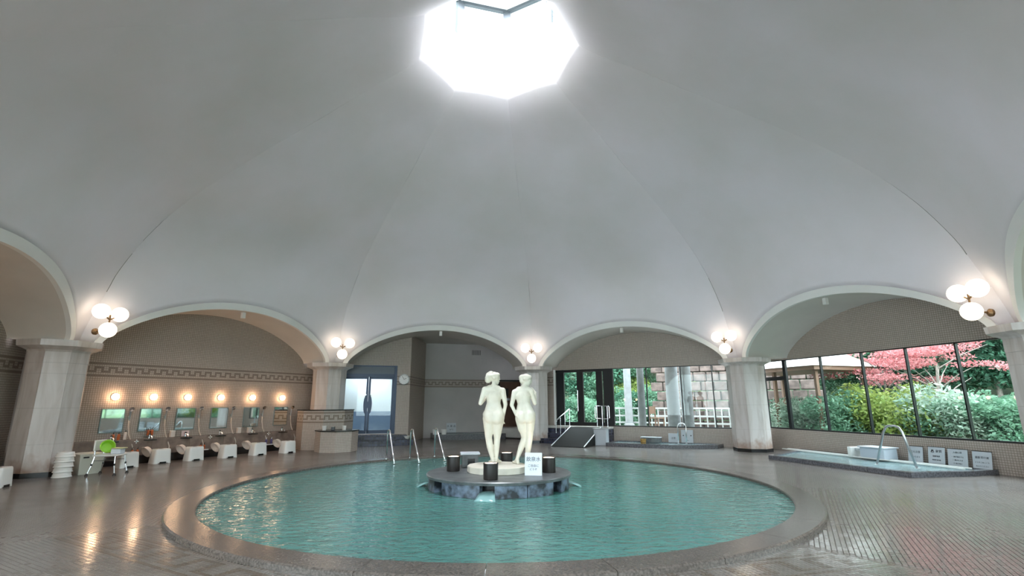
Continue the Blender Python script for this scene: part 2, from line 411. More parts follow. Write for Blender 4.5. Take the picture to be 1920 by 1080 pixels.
OFF = {0: .85, 1: 1.0, 2: 1.05, 3: 1.3, 4: 1.3, 5: 1.3, 6: 1.3, 7: .85}
for k in range(8):
    A, d, n = sd(k); N = 64; bm = bmesh.new(); rows = []
    for i in range(N+1):
        x = -A_IN*1.0 * cos(pi*i/N)
        zi = arch_z(x, A_IN, R_IN)
        xo = x*A_OUT/A_IN; zo = arch_z(xo, A_OUT, R_OUT)
        def P(xx, z, extra): 
            q = OC + n*(rprof(z)*COS+extra) + d*xx; return Vector((q.x, q.y, z))
        e = -.035-.06
        pts = [P(xo, zo, .05), P(xo, zo, e), P(x, zi, e), P(x, zi, 0)]
        q = OC + n*(AP+OFF[k]+.02) + d*x; pts.append(Vector((q.x, q.y, zi)))
        pts.append(Vector((q.x, q.y, zi+.35)))
        rows.append([bm.verts.new(p) for p in pts])
    for a, b in zip(rows, rows[1:]):
        for j in range(5):
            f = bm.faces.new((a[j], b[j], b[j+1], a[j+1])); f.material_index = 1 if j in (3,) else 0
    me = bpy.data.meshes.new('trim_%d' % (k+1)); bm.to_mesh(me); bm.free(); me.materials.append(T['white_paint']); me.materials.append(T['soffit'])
    o = bpy.data.objects.new('trim_%d' % (k+1), me); C.objects.link(o); struct(o, 'painted arch with moulded rim and deep soffit'); smooth_sharp(o, 40)
    # outer roof over the arcade
    mb = MB(); dep = {1: 5.0}.get(k, OFF[k]+.3)
    a0, a1 = 8.75, AP+dep; t_ = math.tan(pi/8)
    pts = []
    for ap, sgn in ((a0, -1), (a0, 1), (a1, 1), (a1, -1)):
        h_ = ap*t_ if dep < 3 or ap == a0 else 5.2; q = OC+n*ap+d*(sgn*h_); pts.append((q.x, q.y))
    mb.prism(pts, 4.42, 4.55); mb.build('trim_%d' % (k+11), T['white_paint'], kind='structure')

# ------------------------------------------------------------------ skylight lantern
def ringpts(r, n=8, ph=PHI): return [(OC.x+r*cos(ph+2*pi*i/n), OC.y+r*sin(ph+2*pi*i/n)) for i in range(n)]
bm = bmesh.new(); NR = 64
def octr(a):
    u = (a-PHI) % (pi/4); return 1.76*COS/cos(u-pi/8)
r0 = [bm.verts.new((OC.x+octr(2*pi*i/NR)*cos(2*pi*i/NR), OC.y+octr(2*pi*i/NR)*sin(2*pi*i/NR), 9.655)) for i in range(NR)]
r1 = [bm.verts.new((OC.x+1.55*cos(2*pi*i/NR), OC.y+1.55*sin(2*pi*i/NR), 10.9)) for i in range(NR)]
r2 = [bm.verts.new((OC.x+1.9*cos(2*pi*i/NR), OC.y+1.9*sin(2*pi*i/NR), 10.9)) for i in range(NR)]
r3 = [bm.verts.new((OC.x+2.1*cos(2*pi*i/NR), OC.y+2.1*sin(2*pi*i/NR), 9.3)) for i in range(NR)]
for a, b in ((r0, r1), (r1, r2), (r2, r3)):
    for i in range(NR): bm.faces.new((a[i], a[(i+1) % NR], b[(i+1) % NR], b[i]))
me = bpy.data.meshes.new('trim_9'); bm.to_mesh(me); bm.free(); me.materials.append(T['white_paint'])
o = bpy.data.objects.new('trim_9', me); C.objects.link(o); struct(o, 'white skylight shaft'); smooth_sharp(o, 30)
lant = empty('window_9', (OC.x, OC.y, 10.9)); struct(lant, 'octagonal glazed skylight lantern at the top of the dome')
RL = 1.72
T['lantern_frame'] = mat('blue grey lantern frame', (.03, .038, .045), .5)
for i in range(8):
    a = PHI+i*pi/4
    mb = MB(); mb.box(-.07, .07, -.10, .10, 0, 1.2); mb.build('post', T['lantern_frame'], lant, loc=(RL*cos(a), RL*sin(a), 0), rz=a)
    b = a+pi/8; ap = RL*COS; hw = RL*SIN-.05
    mb = MB(); mb.box(-.006, .006, -hw, hw, .06, 1.14); mb.build('glass_pane', T['glass'], lant, loc=(ap*cos(b), ap*sin(b), 0), rz=b)
    mb = MB(); mb.box(-.05, .05, -hw, hw, 0, .06); mb.box(-.05, .05, -hw, hw, 1.14, 1.22); mb.build('frame', T['lantern_frame'], lant, loc=(ap*cos(b), ap*sin(b), 0), rz=b)
mb = MB(); mb.prism([(1.95*cos(i*pi/4+PHI), 1.95*sin(i*pi/4+PHI)) for i in range(8)], 1.22, 1.35); mb.build('lantern_roof', T['white_paint'], lant)

# ------------------------------------------------------------------ floor with mosaic
def floor_uv(k, p):
    A, d, n = sd(k); q = p-OC; return (q.dot(d), q.dot(n))
bm = bmesh.new(); uvl = bm.loops.layers.uv.new('UVMap'); NA = 16
for k in range(8):
    A, d, n = sd(k); t_ = math.tan(pi/8)
    inner, outer = [], []
    for i in range(NA+1):
        v = -1+2*i/NA
        th = math.atan(v*t_); dr = n*cos(th)+d*sin(th)
        # ray from OC along dr to pool rim circle radius 5.1 round POOL
        o_ = OC-POOL; b_ = o_.dot(dr); c_ = o_.dot(o_)-5.1**2; rr = -b_+sqrt(b_*b_-c_)
        inner.append(bm.verts.new((OC+dr*rr)[:])); apx = 16 if k in (1,) else 12.2 if k not in (5, 6) else 14
        q = OC+n*apx+d*(v*apx*t_); outer.append(bm.verts.new(q[:]))
    for i in range(NA):
        f = bm.faces.new((inner[i], inner[i+1], outer[i+1], outer[i]))
        for lp in f.loops: lp[uvl].uv = floor_uv(k, lp.vert.co)
bmesh.ops.recalc_face_normals(bm, faces=bm.faces)
if sum(f.normal.z for f in bm.faces) < 0: bmesh.ops.reverse_faces(bm, faces=bm.faces)
me = bpy.data.meshes.new('floor'); bm.to_mesh(me); bm.free(); me.materials.append(T['floor_tile'])
floor = bpy.data.objects.new('floor', me); C.objects.link(floor); struct(floor, 'wet beige mosaic floor with a brown key border round the pool')
# near tiles as geometry
cR = cam.rotation_euler.to_matrix(); Fw, Rt, Up = -cR.col[2], cR.col[0], cR.col[1]
def project(p):
    q = Vector(p)-Vector((0, 0, 1.5)); z = q.dot(Fw)
    return None if z < .1 else (960+935*q.dot(Rt)/z, 540-935*q.dot(Up)/z, z)
PT = .05
def is_dark(cu, cv):
    r = cv-round(5.35/PT); c = cu % 12
    if r in (0, 9): return True
    if r < 2 or r > 7: return False
    if c in (0, 1, 6, 7): return True
    return (r == 7 and 1 <= c <= 6) or (r == 2 and 7 <= c <= 12)
tiles = []
for k in (4, 5, 6, 7):
    A, d, n = sd(k); t_ = math.tan(pi/8)
    for j in range(int(5.0/PT), int(7.6/PT)):
        v = (j+.5)*PT; m_ = int(v*t_/PT)-1
        for i in range(-m_, m_):
            u = (i+.5)*PT; p = OC+n*v+d*u
            if (p-POOL).length < 5.24: continue
            if p.length > 8.2 or p.y < 2: continue
            s_ = project(p)
            if not s_ or s_[0] < -8 or s_[0] > 1928 or s_[1] > 1092 or s_[1] < 985: continue
            tiles.append((s_[2], k, i, j, p.copy()))
tiles.sort(key=lambda t: t[0])
tm = {}
for dk in (0, 1):
    b = MB(); b.box(-.021, .021, -.021, .021, 0, .0035, bev=0)
    bmesh.ops.delete(b.bm, geom=[f for f in b.bm.faces if f.normal.z < -.5], context='FACES')
    me = bpy.data.meshes.new('tile'); b.bm.to_mesh(me); b.bm.free(); me.materials.append(T['tile_dark'] if dk else T['tile_light']); tm[dk] = me
for z_, k, i, j, p in tiles[:300]:
    o = bpy.data.objects.new('tile', tm[int(is_dark(i, j))]); C.objects.link(o); o.parent = floor; o.location = (p.x, p.y, .0005); o.rotation_euler = (random.gauss(0, .006), random.gauss(0, .006), srot(k))
vs, fs, mi = [], [], []
for z_, k, i, j, p in tiles[300:]:
    A, d, n = sd(k); b0 = len(vs); tilt = random.gauss(0, .006)
    for zz, h_ in ((0, .021), (.0035, .0205)):
        for sx, sy in ((-1, -1), (1, -1), (1, 1), (-1, 1)):
            q = p+d*sx*h_+n*sy*h_; vs.append((q.x, q.y, zz+(tilt*sx*h_ if zz else 0)))
    for f in ((4, 5, 6, 7), (0, 1, 5, 4), (1, 2, 6, 5), (2, 3, 7, 6), (3, 0, 4, 7)): fs.append([b0+x for x in f]); mi.append(int(is_dark(i, j)))
me = bpy.data.meshes.new('far_tiles'); me.from_pydata(vs, [], fs); me.materials.append(T['tile_light']); me.materials.append(T['tile_dark'])
me.polygons.foreach_set('material_index', mi); me.update()
bm = bmesh.new(); bm.from_mesh(me); bmesh.ops.recalc_face_normals(bm, faces=bm.faces); bm.to_mesh(me); bm.free()
o = bpy.data.objects.new('mosaic_tiles', me); C.objects.link(o); o.parent = floor; o['kind'] = 'stuff'
print('tiles', len(tiles))

# ------------------------------------------------------------------ round pool
rimo = empty('pool_kerb', (POOL.x, POOL.y, 0)); tag(rimo, 'round brown granite kerb around the large teal pool', 'pool rim')
NSEG = 28
for i in range(NSEG):
    b = bmesh.new(); a0, a1 = 2*pi*i/NSEG+.0006, 2*pi*(i+1)/NSEG-.0006; pr = [(RIN, -.06), (RIN, .045), (RIN+.015, .06), (ROUT-.02, .06), (ROUT, .045), (ROUT, -.02)]
    rings = []
    for q in range(7):
        a = a0+(a1-a0)*q/6; rings.append([b.verts.new((r*cos(a), r*sin(a), z)) for r, z in pr])
    for x, y in zip(rings, rings[1:]):
        for j in range(5): b.faces.new((x[j], x[j+1], y[j+1], y[j]))
    b.faces.new(rings[0][::-1]); b.faces.new(rings[-1])
    mb = MB(); mb.bm.free(); mb.bm = b; mb.build('rim_stone', T['rim'], rimo)
mb = MB(); bmw = mb.bm; NRg = 40; rg = []
for j in range(1, 25):
    r = (RIN+.02)*j/24; rg.append([bmw.verts.new((r*cos(2*pi*i/96), r*sin(2*pi*i/96), 0)) for i in range(96)])
c0 = bmw.verts.new((0, 0, 0))
for i in range(96): bmw.faces.new((c0, rg[0][i], rg[0][(i+1) % 96]))
for a, b in zip(rg, rg[1:]):
    for i in range(96): bmw.faces.new((a[i], b[i], b[(i+1) % 96], a[(i+1) % 96]))
o = mb.build('pool_water', T['water'], loc=(POOL.x, POOL.y, .01), smooth=True); tag(o, 'milky teal hot spring water filling the round pool', 'water')

# island
isl = empty('fountain_island', (ISL.x, ISL.y, 0)); tag(isl, 'round dark stone fountain island in the middle of the pool under the statues', 'fountain')
mb = MB(); mb.lathe([(.0, .20), (1.26, .20), (1.31, .205), (1.32, .245), (1.30, .26), (0, .26)], 72, cap=False); smooth_sharp(mb.build('top_slab', T['slate'], isl), 30)
mb = MB(); mb.lathe([(1.05, -.3), (1.05, .21)], 40, cap=False); mb.build('core', T['black'], isl)
gaps = [R_(-97), R_(-38), R_(-142), R_(180), R_(0), R_(60), R_(120)]; gaps = sorted(a % (2*pi) for a in gaps)
for i, g in enumerate(gaps):
    g2 = gaps[(i+1) % len(gaps)]+(2*pi if i == len(gaps)-1 else 0); a0, a1 = g+.09, g2-.09
    npc = max(1, round((a1-a0)/.5))
    for q in range(npc):
        b0, b1 = a0+(a1-a0)*q/npc+.006, a0+(a1-a0)*(q+1)/npc-.006
        mb = MB(); N = 6; pts = [(1.28*cos(b0+(b1-b0)*t/N), 1.28*sin(b0+(b1-b0)*t/N)) for t in range(N+1)]+[(1.08*cos(b1-(b1-b0)*t/N), 1.08*sin(b1-(b1-b0)*t/N)) for t in range(N+1)]
        mb.prism(pts, -.25, .2); mb.build('stone_panel', T['bluestone'], isl)
mb = MB()
pts = [(.56*cos(a)*(1 if i % 2 else 1.02), .56*sin(a)) for i, a in enumerate([2*pi*j/14+.1 for j in range(14)])]
mb.prism(pts, 0, .115); o = mb.build('statue_plinth', T['statue'], loc=(-.27, 9.68, .2605)); tag(o, 'low cream marble plinth carrying the two statues', 'plinth')
bv = o.modifiers.new('b', 'BEVEL'); bv.width = .012; bv.segments = 2
# water falling from the island slots
for i, (a, wd) in enumerate(((R_(-97), .10), (R_(0), .07), (R_(180), .07))):
    b = bmesh.new(); rows = []
    for j in range(9):
        t = j/8; r = 1.12+.38*t; z = .10-.10*t*t+.004; wv = wd*(1+.7*t)
        rows.append([b.verts.new((r*cos(a)-sin(a)*wv*(q/3-1), r*sin(a)+cos(a)*wv*(q/3-1), z+.012*sin(q*2.1+j*.8)*(t))) for q in range(7)])
    for x, y in zip(rows, rows[1:]):
        for q in range(6): b.faces.new((x[q], x[q+1], y[q+1], y[q]))
    mb = MB(); mb.bm.free(); mb.bm = b; o = mb.build('water_jet', T['splash'], smooth=True, loc=(ISL.x, ISL.y, 0))
    tag(o, ('water pouring from the front slot of the fountain island', 'water spilling from the right side of the fountain island', 'water spilling from the left side of the fountain island')[i], 'water', 'fountain spills')
    so = o.modifiers.new('s', 'SOLIDIFY'); so.thickness = .012
# uplights
ul = [((-1.10, 9.78), 'left dark cylinder uplight on the island edge'), ((-.36, 8.72), 'front dark cylinder uplight before the plinth'),
      ((-.12, 10.45), 'rear dark cylinder uplight seen between the statues'), ((.66, 9.55), 'right dark cylinder uplight beside the white notice')]
proto = empty('uplight', (0, 0, 0), 0, 'x', 'lamp', 'uplights round the statues')
mb = MB(); mb.lathe([(.118, 0), (.122, .01), (.122, .235), (.126, .24), (.126, .262), (.112, .262), (.108, .245)], 28, cap=True); smooth_sharp(mb.build('body', T['uplightbody'], proto), 30)
mb = MB(); mb.lathe([(.0, .2455), (.107, .2455), (.107, .251), (.0, .254)], 24, cap=False); mb.build('lens', T['uplight'], proto, smooth=True)
for i, (p, lb) in enumerate(ul): place(proto, i == 0, (p[0], p[1], .2605), 0, lb)
# grey spout box behind left
sp_ = empty('stone_spout', (-.84, 10.35, .2605), R_(8), 'grey stone spout box with a dark opening behind the left uplight', 'spout')
mb = MB(); mb.box(-.16, .16, -.14, .14, 0, .24, bev=.01); mb.build('body', T['slate'], sp_)
mb = MB(); mb.box(-.19, .19, -.17, .17, .24, .275, bev=.008); mb.build('lid', T['board'], sp_)
mb = MB(); mb.box(-.05, .09, -.143, -.141, .03, .17); mb.build('opening', T['black'], sp_)

def text(name, s, size, m, parent, loc, rot, align='CENTER', extr=.001):
    cu = bpy.data.curves.new(name, 'FONT'); cu.body = s; cu.size = size; cu.align_x = align; cu.align_y = 'CENTER'; cu.extrude = extr; cu.materials.append(m)
    cu.resolution_u = 2; t0 = bpy.data.objects.new(name, cu); C.objects.link(t0); dg = bpy.context.evaluated_depsgraph_get(); dg.update()
    me = bpy.data.meshes.new_from_object(t0.evaluated_get(dg)); bpy.data.objects.remove(t0); me.materials.clear(); me.materials.append(m)
    o = bpy.data.objects.new(name, me); C.objects.link(o); o.parent = parent; o.location = loc; o.rotation_euler = rot; return o
def sign(name, loc, rz, wd, ht, tilt, lines, bm_, label, group=None, frame=None, ink=None):
    """leaning board with lines [(text,size,height fraction)]"""
    e = empty(name, loc, rz, label, 'sign', group)
    tf = Matrix.Rotation(-tilt, 4, 'X')
    mb = MB(); mb.box(-wd/2, wd/2, -.006, .006, 0, ht, tf=tf, bev=.003); mb.build('board', bm_, e)
    mb = MB(); mb.box(-wd*.3, wd*.3, 0, ht*sin(tilt)+.03, 0, .012); mb.build('foot', T['blackplastic'], e)
    for s_, sz, fr in lines:
        q = tf @ Vector((0, -.0085, ht*fr)); text('lettering', s_, sz, ink or T['ink'], e, q, (pi/2-tilt, 0, 0))
    if frame:
        mb = MB(); mb.box(-wd/2-.01, wd/2+.01, -.009, .004, -.0, .012, tf=tf); mb.box(-wd/2-.01, wd/2+.01, -.009, .004, ht-.012, ht, tf=tf)
        mb.build('edging', frame, e)
    return e
sign('notice_board', (.36, 9.14, .2605), R_(-8), .30, .38, R_(14), [('飲泉水', .085, .70), ('ご自由に', .05, .42), ('どうぞ', .045, .26)], T['whiteboard'], 'white leaning notice on the fountain island by the right uplight')

# ------------------------------------------------------------------ statues
def statue(name, loc, rz, caps, label):
    """caps: list of (p0,r0,p1,r1,(sx,sy)) tapered capsules, unified with a voxel remesh"""
    mb = MB()
    for cp in caps:
        p0, r0, p1, r1 = Vector(cp[0]), cp[1], Vector(cp[2]), cp[3]
        if r0 > .04 and p0.z < 1.42: r0 *= 1.10; r1 *= 1.08
        N = max(2, int((p1-p0).length/.02)+1) if (p1-p0).length > .001 else 1
        ax = (p1-p0).normalized() if (p1-p0).length > .001 else Vector((0, 0, 1))
        fl = cp[4] if len(cp) > 4 else (1, 1, 1)
        if N == 1: mb.sphere(p0, r0, 16, 10, fl); continue
        pts, rs = [], []
        K = 10
        q = ax.to_track_quat('Z', 'Y').to_matrix()
        L = (p1-p0).length
        prof = []
        for i in range(6): a = -pi/2+pi/2*i/6; prof.append((r0*cos(a), r0*sin(a)))
        for i in range(K+1): t = i/K; prof.append((r0+(r1-r0)*t, L*t))
        for i in range(1, 7): a = pi/2*i/6; prof.append((r1*cos(a), L+r1*sin(a)))
        prof = [(max(r, .0008), z) for r, z in prof]
        b = mb.bm; rings = []
        for r, z in prof:
            ring = []
            for j in range(14):
                v = q @ Vector((r*cos(2*pi*j/14), r*sin(2*pi*j/14), z))
                lv = v - ax*z if False else v
                v2 = Vector((v.x, v.y, v.z)); off = v2 - ax*(v2.dot(ax))
                off = Vector((off.x*fl[0], off.y*fl[1], off.z*fl[2]))
                ring.append(b.verts.new(p0+ax*(v2.dot(ax))+off))
            rings.append(ring)
        for a_, c_ in zip(rings, rings[1:]):
            for j in range(14): b.faces.new((a_[j], a_[(j+1) % 14], c_[(j+1) % 14], c_[j]))
        b.faces.new(rings[0][::-1]); b.faces.new(rings[-1])
    o = mb.build(name, T['statue'], smooth=True)
    rm = o.modifiers.new('r', 'REMESH'); rm.mode = 'VOXEL'; rm.voxel_size = .0095; rm.use_smooth_shade = True
    sm = o.modifiers.new('s', 'SMOOTH'); sm.factor = .5; sm.iterations = 5
    dg = bpy.context.evaluated_depsgraph_get(); dg.update(); ev = o.evaluated_get(dg)
    me = bpy.data.meshes.new_from_object(ev); o.modifiers.clear(); o.data = me; me.shade_smooth()
    o.location = loc; o.rotation_euler[2] = rz; tag(o, label, 'statue'); return o
def hand(w, dirv, side, curl=.3, s=1.0, out=(0, 0, 1)):
    """palm and five fingers from wrist w along dirv"""
    d_ = Vector(dirv).normalized(); sd_ = Vector(side).normalized(); sd_ = (sd_-d_*sd_.dot(d_)).normalized(); nn = d_.cross(sd_)
    w = Vector(w); L = []
    for i in (-1.5, -.5, .5, 1.5): L.append((w, .017*s, w+d_*.075*s+sd_*.0165*i*s, .0125*s))
    for i, ln in zip((-1.5, -.5, .5, 1.5), (.062, .072, .066, .05)):
        b = w+d_*.078*s+sd_*.0185*i*s; m1 = b+(d_+nn*curl)*ln*.5*s; m2 = m1+(d_*.8+nn*curl*2.2).normalized()*ln*.5*s
        L += [(b, .0105*s, m1, .0095*s), (m1, .0095*s, m2, .008*s)]
    b = w+d_*.02*s-sd_*.025*s; m1 = b+(d_*.7-sd_*.7).normalized()*.04*s; L += [(b, .013*s, m1, .011*s), (m1, .011*s, m1+(d_+nn*.3).normalized()*.03*s, .009*s)]
    return L
def foot(ank, dirv, s=1.0):
    a = Vector(ank); d_ = Vector(dirv).normalized(); sd_ = Vector((-d_.y, d_.x, 0)); g = Vector((a.x, a.y, .028))
    L = [(a, .038*s, g-d_*.035, .030*s), (a, .036*s, g+d_*.09, .027*s), (g-d_*.035, .028*s, g+d_*.10, .026*s), (g+d_*.09+sd_*.02, .022*s, g+d_*.13+sd_*.022, .018), (g+d_*.09-sd_*.02, .022*s, g+d_*.125-sd_*.022, .018)]
    for i, ln in zip((-2, -1, 0, 1, 2), (.135, .15, .158, .162, .165)): L.append((g+d_*.11+sd_*.013*i+Vector((0, 0, -.008)), .013, g+d_*ln+sd_*.0135*i+Vector((0, 0, -.012)), .0105))
    return L
def head(c, yaw, s=1.0, bun=1, tiltx=0.0):
    """face looks along yaw direction; returns capsules"""
    c = Vector(c); f = Vector((cos(yaw), sin(yaw), tiltx)).normalized(); l_ = Vector((-sin(yaw), cos(yaw), 0)); u = f.cross(l_).normalized()
    if u.z < 0: u = -u
    P = lambda a, b, d_: c+f*a*s+l_*b*s+u*d_*s
    L = [(P(-.012, 0, .02), .082*s, P(-.012, 0, .021), .082*s), (P(.025, 0, .0), .066*s, P(.035, 0, -.055), .045*s), (P(.05, 0, -.085), .026*s, P(.051, 0, -.086), .026*s)]
    L += [(P(.083, 0, .012), .010*s, P(.100, 0, -.022), .013*s)]                      # nose
    L += [(P(.082, -.014, -.052), .009*s, P(.082, .014, -.052), .009*s), (P(.078, -.012, -.064), .009*s, P(.078, .012, -.064), .009*s)]  # lips
    for q in (-1, 1):
        L += [(P(.072, q*.028, .006), .013*s, P(.0721, q*.030, .006), .013*s), (P(.078, q*.014, .024), .009*s, P(.07, q*.042, .024), .008*s)]  # eyes brows
        L += [(P(-.004, q*.078, .005), .018*s, P(-.004, q*.078, -.022), .012*s)]       # ears
    # hair: wavy locks drawn back to a bun
    for i in range(-4, 5):
        a = i*.33
        L.append((P(.045*cos(a)+.005, .075*sin(a), .070-.02*abs(sin(a))), .026*s, P(-.075, .055*sin(a), .035-.015*i*(0)), .034*s))
    for q in (-1, 1): L.append((P(.035, q*.068, .05), .022*s, P(-.05, q*.07, .0), .030*s))
    if bun: L += [(P(-.105, 0, .01), .050*s, P(-.125, 0, .0), .044*s), (P(-.10, .035, .03), .035*s, P(-.12, -.03, .03), .035*s)]
    return L
# left statue: seen from behind, weight on the left leg, head turned right, left forearm folded to the chest, right arm hanging
a = []
hipL, hipR = (-.078, 0, .835), (.088, 0, .82)
a += [(hipL, .100, (-.085, .012, .47), .060, (1, 1.05, 1)), ((-.085, .012, .46), .056, (-.058, -.012, .30), .054), ((-.058, -.012, .30), .054, (-.012, .0, .08), .030)]
a += [(hipR, .100, (.062, .055, .46), .058), ((.062, .055, .45), .054, (.055, .04, .30), .050), ((.055, .04, .30), .050, (.05, .05, .08), .029)]
a += [((-.07, -.05, .86), .095, (-.06, -.05, .80), .092), ((.07, -.05, .85), .095, (.065, -.05, .79), .092)]      # buttocks
a += [((-.10, .02, .87), .085, (.10, .02, .86), .085)]
a += [((0, .0, .90), .118, (.0, .01, 1.06), .092, (1.22, .85, 1)), ((0, .01, 1.06), .092, (.005, .0, 1.22), .108, (1.2, .85, 1)), ((.005, 0, 1.22), .108, (.005, 0, 1.30), .085, (1.3, .8, 1))]
a += [((-.125, -.005, 1.335), .048, (.13, -.005, 1.315), .048), ((-.07, .0, 1.36), .05, (.07, .0, 1.35), .05)]
a += [((-.055, .075, 1.20), .052, (-.055, .078, 1.19), .050), ((.06, .075, 1.19), .052, (.06, .078, 1.18), .050)]
a += [((0, -.005, 1.36), .048, (.012, .015, 1.46), .042)]
a += head((.012, .02, 1.54), R_(35), 1.14); a += [((-.08, -.02, 1.54), .070, (-.10, -.03, 1.50), .060), ((-.05, -.04, 1.61), .06, (-.09, -.03, 1.59), .055)]
# left arm: elbow out low, forearm up across the chest
a += [((-.158, 0, 1.33), .048, (-.235, .0, 1.075), .036), ((-.235, .0, 1.07), .036, (-.12, .18, 1.20), .027)]
a += hand((-.12, .18, 1.20), (.7, .35, .5), (0, -.3, 1), .5)
# right arm hanging
a += [((.162, 0, 1.31), .048, (.212, -.02, 1.05), .036), ((.212, -.02, 1.05), .036, (.175, .02, .84), .025)]
a += hand((.175, .02, .84), (-.02, .08, -1), (0, -1, 0), -.25)
a += [((-.075, -.01, .86), .098, (-.045, .0, 1.05), .078), ((.08, -.01, .85), .098, (.045, .0, 1.05), .078), ((-.085, .0, .80), .098, (-.085, .005, .62), .078), ((.085, .0, .79), .096, (.075, .03, .62), .076)]
a += foot((-.012, 0, .075), (-.3, .9, 0)); a += foot((.05, .05, .075), (.45, .9, 0))
sc = 1.0
o1 = statue('statue', (-.36, 9.86, .3755), R_(0), a, 'left cream marble nude statue standing with back turned, one arm hanging down'); o1.scale = (1.08, 1.08, 1.03)
# right statue: three-quarter back view facing right, right hand raised to the chin, left arm resting behind the hip, legs crossed
b = []
b += [((-.07, 0, .83), .098, (-.01, .05, .47), .060), ((-.01, .05, .46), .056, (-.07, .02, .30), .052), ((-.07, .02, .30), .052, (-.145, -.05, .085), .029)]
b += [((.075, 0, .835), .100, (.075, .02, .47), .058), ((.075, .02, .46), .055, (.055, .0, .30), .053), ((.055, .0, .30), .053, (.03, .02, .08), .030)]
b += [((-.06, -.05, .85), .093, (-.05, -.05, .80), .090), ((.075, -.05, .86), .093, (.07, -.05, .80), .092), ((-.09, .02, .87), .085, (.10, .02, .87), .085)]
b += [((0.01, .0, .90), .116, (-.02, .01, 1.06), .088, (1.2, .85, 1)), ((-.02, .01, 1.06), .088, (-.04, .0, 1.22), .106, (1.2, .85, 1)), ((-.04, 0, 1.22), .106, (-.04, 0, 1.29), .085, (1.3, .8, 1))]
b += [((-.165, -.01, 1.30), .048, (.085, .01, 1.335), .048), ((-.11, .0, 1.34), .05, (.03, .0, 1.35), .05)]
b += [((-.09, .075, 1.19), .05, (-.09, .078, 1.18), .050), ((.02, .085, 1.20), .052, (.02, .088, 1.19), .050)]
b += [((-.04, -.005, 1.35), .046, (.005, .02, 1.45), .042)]
b += head((.025, .035, 1.52), R_(18), 1.10, 0, -.25); b += [((-.05, .0, 1.56), .06, (-.045, .0, 1.50), .055)]
b += [((-.19, -.01, 1.29), .046, (-.238, -.05, 1.05), .035), ((-.238, -.05, 1.05), .035, (-.16, -.06, .87), .026)]
b += hand((-.16, -.06, .87), (.5, -.1, -.75), (0, 1, 0), .4)
b += [((.11, .01, 1.32), .046, (.175, .06, 1.08), .035), ((.175, .06, 1.08), .035, (.185, .10, 1.28), .026)]
b += hand((.185, .10, 1.28), (-.65, .1, .6), (.5, 0, 1), .6)
b += [((-.075, -.01, .86), .098, (-.06, .0, 1.05), .076), ((.08, -.01, .86), .098, (.02, .0, 1.05), .078), ((-.075, .0, .80), .096, (-.05, .02, .62), .078), ((.082, .0, .80), .098, (.08, .01, .62), .078)]
b += foot((-.145, -.05, .078), (-.35, .7, 0)); b += foot((.03, .02, .075), (.2, .95, 0))
o2 = statue('statue', (.245, 9.86, .3755), R_(-4), b, 'right cream marble nude statue with one hand raised to the chin and crossed legs'); o2.scale = (1.06, 1.06, 1.02)

# ------------------------------------------------------------------ octagonal stone columns
def oct_slab_col(k):
    cpt = OC+col_dir[k]*(RC+.15); rot = math.atan2(col_dir[k].y, col_dir[k].x)
    side_txt = ['by the stacked washbasins at the left', 'rising out of the tiled vanity counter', 'behind the statues', 'between the two window bays', 'at the right edge of the picture', 'beyond the right edge', 'beside the viewpoint', 'beyond the left edge'][k]
    e = empty('stone_column', (cpt.x, cpt.y, 0), rot, 'octagonal pale marble arcade column '+side_txt, 'column', 'arcade columns')
    rr = .515; t8 = math.tan(pi/8)
    bands = [(.10, .66), (.664, 1.40), (1.404, 2.13), (2.134, 2.36), (2.364, 2.60)]
    for z0, z1 in bands:
        r2 = rr*(1.012 if z0 > 2.3 else 1)
        for f in range(8):
            a = f*pi/4; mb = MB(); h0 = r2*t8-.002; h1 = (r2-.06)*t8-.002
            mb.prism([(r2, -h0), (r2, h0), (r2-.06, h1), (r2-.06, -h1)], z0, z1, tf=Matrix.Rotation(a, 4, 'Z')); mb.build('stone_slab', T['stone'], e)
    mb = MB(); mb.lathe([((rr-.012)/COS, .0), ((rr-.012)/COS, 2.6)], 8, ph=pi/8); mb.build('core', T['crease'], e)
    mb = MB(); mb.lathe([((rr+.012)/COS, 0), ((rr+.012)/COS, .10)], 8, ph=pi/8); mb.build('plinth', T['black'], e)
    mb = MB(); c_ = 1/COS; mb.lathe([((rr-.01)*c_, 2.595), ((rr+.01)*c_, 2.60), ((rr+.03)*c_, 2.64), ((rr+.15)*c_, 2.70), ((rr+.20)*c_, 2.715), ((rr+.215)*c_, 2.845), ((rr-.2)*c_, 2.85)], 8, ph=pi/8); mb.build('capital', T['stone'], e)
    # stone above the capital closing between the arch springs
    mb = MB(); mb.prism([(-.15, -.33), (1.2, -1.0), (1.2, 1.0), (-.15, .33)], 2.852, 4.4); mb.build('spandrel_block', T['soffit'], e)
    if k in (0, 1, 2, 3, 4, 7) or True:
        L_ = 1.6 if k != 1 and k != 2 else 5
        L_ = {0: .45, 1: 1.2, 2: 5, 3: .25, 4: .85, 5: .85, 6: .85, 7: .45}[k]
        mb = MB(); mb.box(.45, .45+L_, -.15, .15, 0, 4.42); mb.build('pier_wall', T['plaster'], e)
    return e
for k in range(8): oct_slab_col(k)

# ------------------------------------------------------------------ globe lamps on the piers
lp = empty('globe_wall_lamp', (0, 0, 0), 0, 'x', 'lamp', 'globe lamp clusters above the columns')
